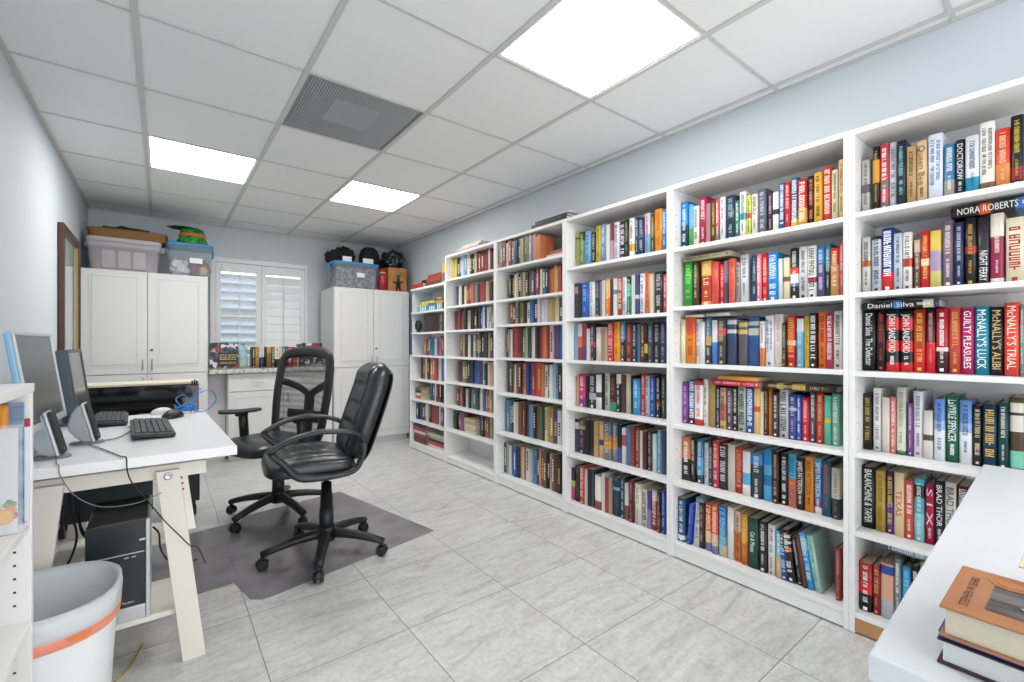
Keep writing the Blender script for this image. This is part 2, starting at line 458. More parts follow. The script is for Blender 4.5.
ROWS = {
(1,1,2.262,1.685): '''
0.5746 29.9 224 0 1 c9c4be@.45|6a6670@.6|c9c4be 555 ~
0.5555 7.7 221 0 0 2d4a48 - -
0.5397 21.9 263 0 1 1d1a16@.2|d99a25@.55|1d1a16 e8b050 ~
0.5141 28.6 267 0 1 c8434e@.55|7a6a66@.68|c8434e@.85|7a6a66 fff ~
0.4877 23.6 265 0 1 cfd3da 445 ~
0.4613 28.6 260 0 1 16232f 7fc0c8 ~
0.4324 28.6 229 0 1 b59669 4a3420 ~
0.4025 30.6 240 0 1 d8b98b 5a2a20 Queen Bee
0.3643 39.9 252 0 1 dfe6f2 4a7ab0 ~~
0.3269 30.9 203 0 1 3f7ba8@.65|a59f96 e8eef2 ~
0.2988 24.6 207 0 1 18202c f0f0f0 DOCTOROW
0.2676 35.9 210 0 1 d8dde6@.7|1f90b8 33506a ~
0.2306 37.6 244 0 1 e6e4dd@.1|e6e4dd@.86|7a5a38 555 ~~
0.1942 34.6 207 0 1 d8402a@.58|e08a45 f4c8a0 ~
0.1618 29.6 240 0 1 141824@.72|8a2028@.9|141824 d8b83a ~
''',
(1,2,2.262,1.365): '''
0.5725 29.0 228 0 1 d5d2cc@.42|c8802a@.53|d5d2cc 222 ~
0.539 32.0 225 0 1 1d2026@.06|c3c6cc 2a3a6a ~
0.5038 37.7 252 0 1 203a8c@.7|c8262c fff ~B
0.4714 26.7 224 0 1 b9c6d2 223 ~
0.4439 27.7 223 0 1 e4e0da@.45|d8503a@.6|e4e0da 333 ~
0.4155 19.0 189 0 1 c8ac90@.25|6b4840 e0d0c0 ~
0.3923 26.7 219 0 1 c41f22@.48|e8d8b0@.6|c41f22 e8c860 ~
0.3633 30.7 213 0 1 d6bb56@.35|a493b0@.7|c6bf72 fff -
0.3305 33.0 242 0 1 7c6878 e8dde0 ~
0.301 24.0 230 0 1 1f2a52 c8d0e8 ~
0.2725 31.0 242 0 1 1f1a18@.42|a02a22@.53|1f1a18 c8a050 ~
0.24 32.0 238 0 1 2a2830 f4f4f4 NIGHT FERRY
0.2074 32.7 242 0 1 ddd5c8@.33|8f1f4a@.92|ddd5c8 f0e0d0 ~
0.167 42.0 219 0 1 e5dcc0 b03028 ~B
''',
(1,3,2.275,1.05): '''
0.565 42.0 245 0 1 1a1a1c f4f4f4 Daniel Silva  The Defector
0.5275 31.0 245 0 1 221a1c c83a30 ~
0.491 40.0 244 0 1 1c1a20@.13|d02a2a@.33|1c1a20@.5|d02a2a@.67|1c1a20@.85|d02a2a fff JOHN SANDFORD
0.45 40.0 241 0 1 1c1a20@.13|d02a2a@.33|1c1a20@.5|d02a2a@.67|1c1a20@.85|d02a2a fff JOHN SANDFORD
0.4114 36.7 242 0 1 b03a20@.62|d0282a e8b84a ~
0.379 26.0 240 0 1 1c181c@.52|d5202e e89098 ~
0.3484 34.7 240 0 1 b01f2e@.6|e0d0d0@.66|401820 fff ~
0.3138 33.7 242 0 1 c8473f e0b060 ~
0.2808 31.7 238 0 1 b0155e fff GUILTY PLEASURES
0.2458 37.7 241 0 1 1285a0 fff McNALLY'S LUCK
0.2098 33.7 237 0 1 17171a d8b880 McNALLY'S ALIBI
0.1745 35.0 250 0 1 e2483c fbe8d0 McNALLY'S TRIAL
0.1515 9.0 240 0 1 7a9088 dde ~
''',
(1,4,2.288,0.725): '''
0.5747 29.6 228 0 1 2a211e c0a050 ~
0.5426 26.7 255 0 1 e6e5e6 667 ~
0.5144 25.7 220 0 1 dcd6cb 332 -
0.4917 17.8 223 0 1 e08078 fff ~
0.467 29.6 264 0 1 cdd3c0@.94|2a7a5a 8a8f70 ~
0.4404 15.8 205 0 1 7a4a90 e8d8f0 ~
0.4176 27.7 252 0 1 e8e6ea 6a5a90 ~
0.3885 28.6 182 0 1 d8d2ca@.5|5a4a44@.62|d8d2ca 333 -
0.3569 30.6 229 0 1 6a92d2@.35|a0bbe4@.5|e6ecf4 2a4a88 ~
0.3228 35.6 245 0 1 12634a fff LaVYRLE SPENCER
0.2878 32.6 229 0 1 6a92d2@.35|a0bbe4@.5|e6ecf4 2a4a88 ~
0.2581 24.7 215 0 1 25221f e0d4b0 ~
0.227 35.6 224 0 1 10304e d8b860 ~B
0.1954 25.7 233 0 1 0f3f45 e8f0ea ~
0.1648 33.6 251 0 1 4a3f2c@.07|e4e0d4@.2|4a3f2c@.24|e4e0d4@.46|4a3f2c@.72|7ac8b0@.95|4a3f2c 333 -
''',
(1,5,2.266,0.41): '''
0.5668 45.3 250 0 1 17161a f4f4f4 BALANCHINE & TAPER
0.5273 31.8 242 0 1 b9983f 8a6a20 ~
0.4974 26.0 248 0 1 2a1f48@.5|5a3f90 e8c84a ~
0.4688 30.6 248 0 1 ecd0a4 c83a28 TEXAS
0.4389 28.6 223 0 1 e05a48 fff ~
0.41 28.6 238 0 1 4fb0c4@.1|182028@.3|4fb0c4@.55|8fd0d8 e0f0f4 ~
0.3807 28.0 222 0 1 b21646 fbe0e8 S I X
0.3536 25.7 244 0 1 1a2028 f0f4f4 BRAD THOR
0.3243 30.9 243 0 1 e0dcd4 222830 BRAD THOR
0.293 29.9 239 0 1 5a1a26 e8dcd8 ~B
0.264 26.0 217 0 1 6d5a9a fff ~
''',
(1,6,2.24,0.085): '''
0.568 43.1 193 0 1 a8261f@.4|d8262c@.64|1a1412 fff ~
0.5336 25.0 197 0 1 8a1f25 e0b060 ~
0.4994 42.8 215 0 1 d8a588@.04|2c4a9a@.2|d8a588@.66|b8b8c0 8a4a7a -
0.4677 18.7 246 0 1 7d8588 fff ~
0.4433 28.1 222 0 1 3f9fd8 8fd0f0 ~
0.4166 23.4 238 0 1 17181a fff ~
0.389 30.0 257 0 1 8fa888 fff ~
''',
(2,1,2.262,1.677): '''
1.383 41.0 261 0 1 1f78b8@.5|12304a d0e8f4 ~
1.3469 29.3 239 0 1 5aa0d0@.55|4a9a50 fff -
1.3137 33.2 221 0 1 e4dfd8 445 ~
1.2751 42.0 261 0 1 a01f45 f0d8e0 ~
1.2438 20.2 218 0 0 b07f7f fff ~
1.2205 24.4 227 0 1 5a4020 d8b050 ~
1.1966 21.5 225 0 1 d04a58@.6|8a7070 fff ~
1.1702 29.3 233 0 1 dfe4ea 667 ~
1.1297 49.8 230 0 1 233548 8fb0c8 ~
1.0936 20.5 195 0 1 3f7a68 dfe ~
1.0671 31.9 232 0 1 e8e6e4@.45|4ab0b8@.6|e8e6e4 333 ~
1.038 22.5 206 0 1 c3d24a@.42|d04a30@.55|c3d24a 445 ~
1.0106 30.3 206 0 1 e2ddd5 444 ~
0.975 37.1 221 0 1 5b5f70 c0c8d8 ~
0.9418 25.4 197 0 1 33263a e0a0b0 ~
0.9155 25.4 190 0 1 ece8e2@.42|3a3030@.55|ece8e2 333 -
0.8896 22.5 227 0 1 2a5fa8 f4f6fa ~B
0.8652 24.4 223 0 1 cc1a24 f4d0c0 ~
0.8374 29.3 235 0 1 3c5f90@.8|d8b84a f0f0f0 ~B
0.8045 35.8 216 0 1 c73324@.6|e0a52f fbe8d8 ~B
0.772 27.3 225 0 1 3a1418 d88a70 ~
0.7412 32.2 229 0 1 e3b03a 2a2418 ~
0.7085 31.2 243 0 1 d5402f fbe0d8 ~B
0.6807 22.5 223 0 1 e3dcb8 4a7a58 ~
0.6586 21.2 261 0 1 eccb98 8a6a50 ~
''',
(2,2,2.262,1.359): '''
1.362 48.0 244 0 1 2f9a3f 8fe060 ~
1.316 32.0 238 0 1 4a3b2a d8c898 ~
1.2595 59.0 237 0 1 dcae4a@.33|b03a2a@.9|e09a4a f0d8a0 ~
1.2085 39.0 226 0 1 d84f48 e88078 -
1.1735 27.0 208 0 1 d03038 f4c0b0 ~
1.15 16.0 221 0 0 8a7f95@.5|4a4a70 fff ~
1.123 36.0 229 0 1 e06a55 c04a3a ~
1.093 20.0 206 0 1 9a9aa0 333 ~
1.062 40.0 240 0 1 d5d8de 333840 ~
1.0115 23.0 227 0 1 24405f a8c8e0 ~
0.989 20.0 228 0 1 e88a98 fff ~
0.9635 29.0 230 0 1 dc1f28 f8c8c0 ~
0.9265 43.0 227 0 1 1f8fd8 d8f0fc ~B
0.8945 17.0 195 0 1 cdd8e2 667 -
0.8708 29.7 197 0 1 e6d6ae@.45|7a5a48@.56|e6d6ae 6a4a30 -
0.837 36.0 234 0 1 1e1c1e@.38|e04a28@.5|ece8e6@.68|5a78a0@.74|1e1c1e e8e8e8 ~
0.8 36.0 233 0 1 cfd0d4 222 ~
0.765 32.0 232 0 1 eceae6@.6|a83a50@.7|eceae6 222 ~B
0.7335 29.0 224 0 1 3a86c8@.33|5f5590 d8d8f0 ~
0.7075 21.0 232 0 1 2f8a98@.45|2a3a30 c8e0d8 ~
0.6805 31.0 208 0 1 d83a2a@.35|e0a060 fbe8c0 ~
0.6568 15.7 231 0 1 d0606a f8d8d8 ~
''',
(2,3,2.258,1.053): '''
1.386 28.0 241 0 1 e8dfb8 5a7a3a -
1.3425 55.0 248 0 1 e05a3a@.35|e8862a c83a28 ~
1.3005 23.0 238 0 1 e6e4e6 333 ~
1.275 26.0 223 0 1 e8e6e6 445 -
1.243 32.0 243 0 1 3a6f98@.4|b8925a@.6|2a343c e0d8b0 ~
1.2095 33.0 229 0 1 e4dce4@.5|4a80d8 b05080 -
1.1705 41.0 238 0 1 3d4642@.22|d04a60@.37|3d4642 c8b880 ~
1.121 48.0 237 0 1 3c4a66@.05|c8ccd4@.14|3c4a66@.25|c8ccd4@.33|3c4a66 e8e8ee -
1.067 46.0 220 0 1 615c66@.04|d0b860@.14|615c66@.2|d0b860@.3|615c66 d8d4dc -
1.017 52.0 238 0 1 2d5590@.1|b8c0b0@.18|2d5590@.24|b8c0b0@.38|2d5590 c8d8f0 -
0.975 22.0 214 0 1 ece6e0@.6|e8833a 667 ~
0.9435 39.0 239 0 1 ebebee 2a5a9a ~~
0.9048 37.7 243 0 1 e0dbd2 d8a0a0 ~
0.8778 15.7 203 0 1 3a3a2a c8c0a0 ~
0.8504 38.7 234 0 1 c42028@.48|f0d0c8@.58|c42028 e8a040 ~B
0.812 28.0 219 0 1 d8d8d4@.27|6fb0d4 c0e0f0 ~
0.786 22.0 229 0 1 d8b84a a07a20 ~
0.7595 29.0 241 0 1 1b1a1c f4f4f4 ~B
0.7273 34.7 242 0 1 e8742a 8a2a18 ~
0.6974 24.7 236 0 1 b83a5c f8e0e8 ~B
0.6684 32.7 245 0 1 e9e4df 444 ~
''',
(2,4,2.275,0.722): '''
1.3858 35.4 226 0 1 7d3f8f d8b0e0 ~
1.3484 37.4 241 0 1 2a66b0@.7|1a2430 fff ~B
1.3049 48.9 240 0 1 b83a28@.1|eae3df@.86|b83a28 c83a58 ~
1.2671 24.6 249 0 1 ebe6de 557 ~
1.2351 35.4 251 0 1 a58a52 e0d0a0 -
1.2021 24.6 220 0 1 23304f e0e4f0 ~
1.1726 32.5 212 0 1 c09a78@.4|b06a60@.8|d8a868 6a2a20 ~
1.1381 32.5 212 0 1 5a4a55 d8d0d8 ~
1.1096 22.6 224 0 1 1c1a1a f0f0e8 ~
1.0781 38.4 224 0 1 a9b5ac 222a28 ~B
1.0397 36.4 224 0 1 1f62b5 f4f8ff ~B
1.0042 30.5 224 0 1 e6bd7a@.4|d8582a@.52|e6bd7a 8a5a30 -
0.9811 13.8 207 0 0 e8dcb8 a08050 -
0.9647 18.4 226 0 1 3a2f26 d0a868 ~
0.9465 17.4 226 0 1 c8752f 7a3a18 -
0.9206 28.6 210 0 1 33332f f0f0ec ~
0.8856 39.4 226 0 1 c5c6cc 333840 ~B
0.8487 32.5 207 0 1 2d3f80@.3|c8c8dc@.36|2d3f80@.5|4a4a90 d0c8f0 ~
0.8236 15.8 204 0 1 1f62c8 fff ~
0.7985 32.5 195 0 1 d82634 f8d0d0 ~
0.7679 26.6 226 0 1 544850 f0e8e8 ~
0.7389 29.5 226 0 1 b8402a e8c088 ~
0.7094 27.6 214 0 1 5cc0a4@.46|e0b83a@.55|5cc0a4 8fe0c8 -
0.6813 26.6 224 0 1 8cc0b0 f0fff8 ~
''',
(2,5,2.272,0.412): '''
1.3768 53.4 235 0 1 dc8a4a@.5|2a2220 fff ~
1.3353 27.7 242 0 1 1f1c1a e0d8c8 ~
1.3002 38.6 234 0 1 3f7f9f@.4|5a9ac8@.8|204a68 e0f0f8 ~
1.2651 23.7 220 0 1 d8d8d8 556 ~
1.2399 24.7 225 0 1 2a3f3f c8d0d0 ~
1.2097 33.6 242 0 1 d83a30@.5|c8324f fbd8d8 ~
1.1715 42.2 231 0 1 2d2c33 d8d8e0 ~B
1.1301 36.6 238 0 1 cfc6bb a09080 -
1.0929 37.3 226 0 1 c03426 e89070 ~B
1.0535 37.6 218 0 1 e0e0de@.48|58acd4@.75|e8e6e0 99a -
1.0056 56.4 218 0 1 2a80c8@.25|2b3440 d8e0e8 ~
0.9551 40.5 246 0 1 2480b8@.3|4aa0d0@.5|1f6aa0@.7|4aa0d0 d8f0fc -
0.9196 28.7 244 0 1 2a201d d8a080 ~
0.885 34.6 239 0 1 1c1b1c f0f0f0 ~
0.8494 34.6 243 0 1 48a8d0@.45|e8743a 1f6a90 ~B
0.8153 31.6 235 0 1 1c1a1c f4f4f4 JAMES PATTERSON
0.7811 34.6 245 0 1 e0892a 4a2410 JAMES PATTERSON
0.7475 30.6 243 0 1 48a8d0@.15|3a6fb0@.78|7a3a88@.88|e8e8ec f4f4fa JAMES PATTERSON
0.7148 34.3 239 0 1 1f5f75 c84a50 ~
0.6793 32.6 217 0 1 d8d2c0@.6|2d3440 8a8478 ~
''',
(2,6,2.235,0.085): '''
1.3817 43.5 235 0 1 1f4f78@.85|d8e0e0@.95|1f4f78 f0f4f8 ~
1.3447 24.7 219 4 1 2a44b8 8fa0e8 ~
1.3086 41.5 257 4 1 6fa8c8@.1|e4e4e2 3a6ab0 ~
1.2695 32.6 239 0 1 2e2622 c8a070 ~
1.2319 38.6 246 0 1 e05a30@.6|e0b090@.82|7a80a8 fbe0c0 ~B
1.1939 31.6 253 0 1 e05a30@.6|e0b090@.82|7a80a8 fbe0c0 ~B
1.1553 41.5 257 0 1 2f6fae@.6|5aa8b0@.78|d0b890 8fc8f0 ~B
1.1167 31.6 258 0 1 e6e2dc 888 -
1.0826 32.6 247 0 1 d8c0a8@.4|d0743a 8a3a20 ~
1.048 32.6 244 0 1 d8952a@.55|c8682a f0d070 ~
1.006 49.4 240 0 1 14483a f0f4f0 Cat & Mouse
0.9605 37.6 239 0 1 241f22 e8e8e8 ~
0.9229 31.6 233 0 1 e0dcd8 667 ~
0.8903 29.7 216 0 1 4fb4c0@.55|d0b088 f0f8f8 ~
0.8587 31.6 218 -4 1 1f1d20@.35|2a4f98 d0d8f0 ~
0.8216 38.6 229 -8 1 1e1b1c@.1|d8d4cc@.16|1e1b1c@.22|d8d4cc@.27|1e1b1c@.34|d8643a@.42|1e1b1c e8e8e4 ~
0.7885 21.8 210 -8 1 1c2622 c0c8c0 ~
0.7677 15.8 218 -8 1 6a3a30 d0a090 -
0.743 29.7 238 -9 1 4f9fd8@.1|8fd0f0@.3|2f9fd8 e0f4ff ~
0.7133 25.7 237 -9 1 a5cfc5 5a9a90 ~
0.6614 18.8 217 0 1 a8403a e8a090 ~
''',
(3,1,2.262,1.68): '''
2.189 40.0 249 0 0 a8a850@.15|3a3a20@.2|a8a850 2a2a1a ~
2.146 42.0 241 0 1 2a4030@.25|6a9a78 d0e080 ~
2.0985 47.0 235 0 1 7ab0d8 1f4a78 ~
2.047 44.0 221 0 1 2a2a2a e0d8b8 ~
2.002 42.0 253 0 1 d2c03a 8a4a30 ~
1.9565 45.0 254 0 1 6f8fb0 e8f0f8 ~
1.9165 29.0 243 0 0 e2e4e2 667 -
1.8865 29.0 248 0 0 7a2a40@.45|c890a8 fff ~
1.851 40.0 245 0 1 e0d8e8 333 ~
1.8065 45.0 243 0 1 303338 e8e8ea ~B
1.768 30.0 245 0 1 1c2020 a0b870 ~
1.731 38.0 243 0 1 e4e0d8@.65|e0a040@.82|e4e0d8 556 ~
1.6965 29.0 242 0 1 2f3f55 c0d0e0 ~
1.663 36.0 234 0 1 2a2f50 b0b8e0 ~
1.6235 39.0 250 0 1 d0b8c8@.5|7fa8d0 7a5a90 ~
1.5875 31.0 239 0 1 4a4a30 d0c878 ~
1.5455 49.0 257 0 1 f0922a c85a18 ~
1.5045 31.0 244 0 1 2f86c0 e0f0fa ~
''',
(3,2,2.262,1.333): '''
2.201 38.0 244 0 0 3a3034@.1|b08a98@.3|3a3034 c8a0a8 ~
2.166 28.0 237 0 0 1c1a1c e8e8e8 ~
2.118 64.0 239 0 1 2a62c0 a0c8f0 ~
2.0595 47.0 239 0 1 dfe0dc 7a9aa8 ~
2.0115 43.0 244 0 1 38404c a0a8b0 ~
1.977 20.0 235 0 0 8a80a8 fff -
1.953 24.0 240 0 0 e4dcc8 889 -
1.921 36.0 244 0 1 d8a868@.5|e87a2a fbe8c8 ~
1.8885 25.0 240 0 0 5a2030 c87080 ~
1.859 30.0 240 0 0 e2e6e6@.3|5aa0a8@.42|e2e6e6 445 -
1.8235 37.0 243 0 1 b83a2a f0d8c8 ~B
1.786 32.0 238 0 1 d8dfe6 4a7098 ~
1.7525 31.0 237 0 1 1f2422@.2|4aa880@.5|3a7a60 d0f0e0 ~
1.7225 25.0 246 0 0 e4e6e2 778 -
1.695 28.0 243 0 0 3f4a80@.5|d8d8e4@.6|3f4a80 e0e0f0 ~
1.6605 37.0 247 0 1 e6e6ec 334a80 ~
1.622 36.0 246 0 1 e07a48 a84a28 ~
1.5895 25.0 236 0 0 e4dcc0 6a6a3a -
1.549 54.0 245 0 1 33363a c8ccd0 ~
1.506 26.0 223 0 1 d0404a f8d8d8 ~
''',
(3,3,2.258,1.048): '''
2.2013 40.5 247 0 0 80b0d8 d0e8f8 -
2.1593 39.5 249 0 0 e8e0d4@.35|e87a3a@.65|a82a28 fff -
2.1188 37.5 247 0 0 b82a48@.6|6a3a80 f0c8d0 ~
2.0828 30.6 212 0 0 dfe2ea 778 -
2.0453 40.5 238 0 1 332c35@.5|b03a48@.62|332c35 c8b8c0 ~
1.9994 45.4 220 0 1 e4ddd0 b05a60 -
1.9599 23.7 222 0 0 b08a80 f0e0d8 -
1.9328 26.7 218 0 0 cfb088 6a4a30 -
1.8928 47.4 246 0 1 c42a38 f0c0b0 ~B
1.8439 44.4 247 0 1 e8a030 c86a18 ~
1.803 35.5 249 0 1 3a88c0@.45|243048 e8f0f8 ~
1.7566 53.3 241 0 1 7a3528 c87a60 ~
1.7097 34.5 236 0 1 24304a d8d8e0 ~
1.6811 20.7 229 0 0 2a7a90 c0e0e8 -
1.6544 28.6 231 0 1 7a1f28 e8c060 ~
1.6273 21.7 221 0 0 1c1a18@.5|d0c04a@.75|1c1a18 fff -
1.5972 32.6 232 0 1 3f4650 a8b0b8 ~
1.5557 48.4 236 0 1 2f3540 b0b8c0 ~
1.5123 34.5 237 0 1 3f3a60 b0a8d8 ~
''',
(3,4,2.272,0.728): '''
2.197 18.0 204 0 0 d8b080 865 -
2.157 58.0 221 0 1 d8356a@.7|8a3a90 fbd0e0 ~
2.1115 25.0 216 0 0 1c1c1e f0f0f0 ~
2.0645 65.0 229 0 1 2a2c2e@.55|a8aaac@.75|2a2c2e d0d0d0 ~
2.0065 43.0 226 0 1 e2e2e6@.5|5a4a48@.65|e2e2e6 778 -
1.968 30.0 238 0 0 1e1c1c b8b8b8 ~
1.931 38.0 240 0 1 b5c0b0 3a4a3a ~
1.8855 47.0 239 0 1 1f2022@.75|2f9a70 c84a50 ~
1.842 36.0 241 0 1 e0d4c0@.25|1e1c1e e8e0d0 ~
1.8065 29.0 240 0 0 5a4048 e8c8d0 ~
1.768 46.0 246 0 1 c8b89a 8a7a58 -
1.7385 11.0 238 0 0 2a2624 998 -
1.7065 51.0 217 0 1 3a9ad0 e0f4fc ~
1.661 36.0 251 0 1 d0302f fbd8c8 ~
1.6255 29.0 241 0 1 a8c0d8 4a6a90 ~
1.592 34.0 239 0 1 2a4a98 c8d8f8 ~
1.559 28.0 247 0 1 1c1c1e@.6|a82a30@.72|1c1c1e e8e8e8 ~
1.5235 33.0 246 0 1 1f4a4a c8c878 ~
''',
(3,5,2.27,0.41): '''
2.2021 38.7 228 0 0 1f2430@.1|d8d8dc@.3|24305a e0e0e8 ~
2.153 53.6 235 0 1 5a5428@.2|b0a040@.3|3a2430 c8a0b0 ~
2.1049 36.7 234 0 0 1f1c1c c8c0a8 ~
2.0652 38.7 239 0 0 20281f b8b890 ~
2.0265 32.7 237 0 0 cfa468 6a4a20 ~
1.9873 41.7 242 0 1 d8b080@.5|2a4a80@.65|d8b080 fff -
1.9317 61.5 246 0 1 5a7080@.35|b08048@.5|d8903a@.7|7a8088 d8c8b0 ~
1.8757 42.7 247 0 1 5a7080@.35|b08048@.5|d8903a@.7|7a8088 d8c8b0 ~
1.8389 28.8 242 0 0 1f2638@.6|2a5aa8 c8d0e0 ~
1.8032 36.7 227 0 1 e0d4d4@.2|b05a60@.5|e0dcd4 667 -
1.7645 34.7 246 0 1 3f78b0 a0c8e8 -
1.7333 25.8 247 0 0 a83a30 e8a898 ~
1.701 32.7 242 0 1 84483a d8b0a0 ~
1.6707 21.8 227 0 0 e2dfda 889 -
1.6459 25.8 228 0 0 6a2430 d8a0a8 ~
1.6127 34.7 233 0 1 28382e a8b8a0 ~
1.5775 29.8 222 0 1 d4e2dc 5a8a80 -
1.5457 29.8 252 0 1 7aa8d0 d8ecf8 ~
1.5189 21.8 254 0 0 4a6078 c8d0d8 ~
''',
(3,6,2.232,0.085): '''
2.2066 29.9 221 0 0 1c1c1a@.4|c0d030@.58|d0188a fff -
2.1636 46.7 240 0 1 2a2622 989 -
2.1151 43.0 249 0 1 c0303a f0c8c0 ~B
2.08 23.3 239 0 0 d8c8c4 b03a40 ~
2.053 25.2 245 0 0 1c1c20 f0f0f0 ~
2.025 25.2 247 0 0 38465a b0b8c8 -
1.9811 57.0 217 0 1 e0dcd0@.75|8a4a38 778 -
1.9344 27.1 242 0 0 e4e2de 889 -
1.9031 29.9 223 0 0 b02a38 f0c0b8 ~
1.8746 23.3 222 0 0 b89a88 654 -
1.8331 54.2 241 0 1 223a48@.25|7ab0c0@.33|223a48 c0d8e0 -
1.7845 35.5 253 0 1 2c3e52 a8c0d8 ~
1.7495 28.9 224 0 0 e0dcd8@.6|8a4a38 667 -
1.7136 37.3 254 0 1 5a1a22 c88088 ~
1.6678 46.7 241 0 1 dcd8d0 9a958c ~
1.6225 38.3 221 0 1 d8d2c0 2a2a30 ~B
1.5894 24.3 222 0 0 4a48a0@.5|8a80c8 e0e0f8 ~
1.5576 35.5 227 0 1 e0d4d0@.25|a83038 f8e0d8 ~B
1.5236 25.2 232 0 1 241f1c@.5|6a4430 d0b090 ~
1.4951 26.1 248 0 1 2a4aa8 a0b8f0 ~
''',
}
LYING = [
(1, 2, 0.321, 0.085, 1.612, 0.039, '1c1a20@.3|c8582a@.42|1c1a20@.66|3a68a8', 'f4f0e8', 'NORA ROBERTS', 'black book with orange patch lying flat across second shelf books, bookcase behind table'),
(1, 3, 0.581, 0.352, 1.297, 0.03, '1a1a1e@.42|2a78c0@.53|1a1a1e@.8|d8ccb0@.93|1f2a50', 'f4f4f4', 'Daniel Silva', 'black book lying across the standing books on third shelf, bookcase behind table'),
(1, 6, 0.514, 0.3, 0.345, 0.035, '6a7888@.3|98a0a8', 'e0e8f0', '~', 'grey blue book lying flat on bottom shelf books, bookcase behind table'),
(2, 2, 1.384, 1.129, 1.606, 0.026, 'b9ad90', '3a3428', '~', 'tan book lying flat atop second shelf books, second bookcase from table'),
(2, 3, 1.372, 1.265, 1.302, 0.014, 'dcd4c8', '888078', '-', 'thin pale book lying flat, window end of third shelf, second bookcase from table'),
(2, 3, 1.25, 1.13, 1.302, 0.017, 'd0ccc4', '888078', '-', 'pale grey book lying flat mid third shelf, second bookcase from table'),
(2, 4, 1.216, 0.985, 0.948, 0.029, 'd02a3e', 'f8d8d8', '~', 'red book lying flat under an orange one, fourth shelf, second bookcase from table'),
(2, 4, 1.19, 0.99, 0.978, 0.02, 'e0a040', '8a5a20', '-', 'orange book on a red one, fourth shelf of second bookcase from table'),
(2, 4, 0.965, 0.672, 0.95, 0.028, '3a2d22@.2|c8a850@.3|3a2d22@.42|c8a850@.6|3a2d22', 'd8c8a0', '~', 'dark brown book with gold patches lying flat, fourth shelf, second bookcase from table'),
]
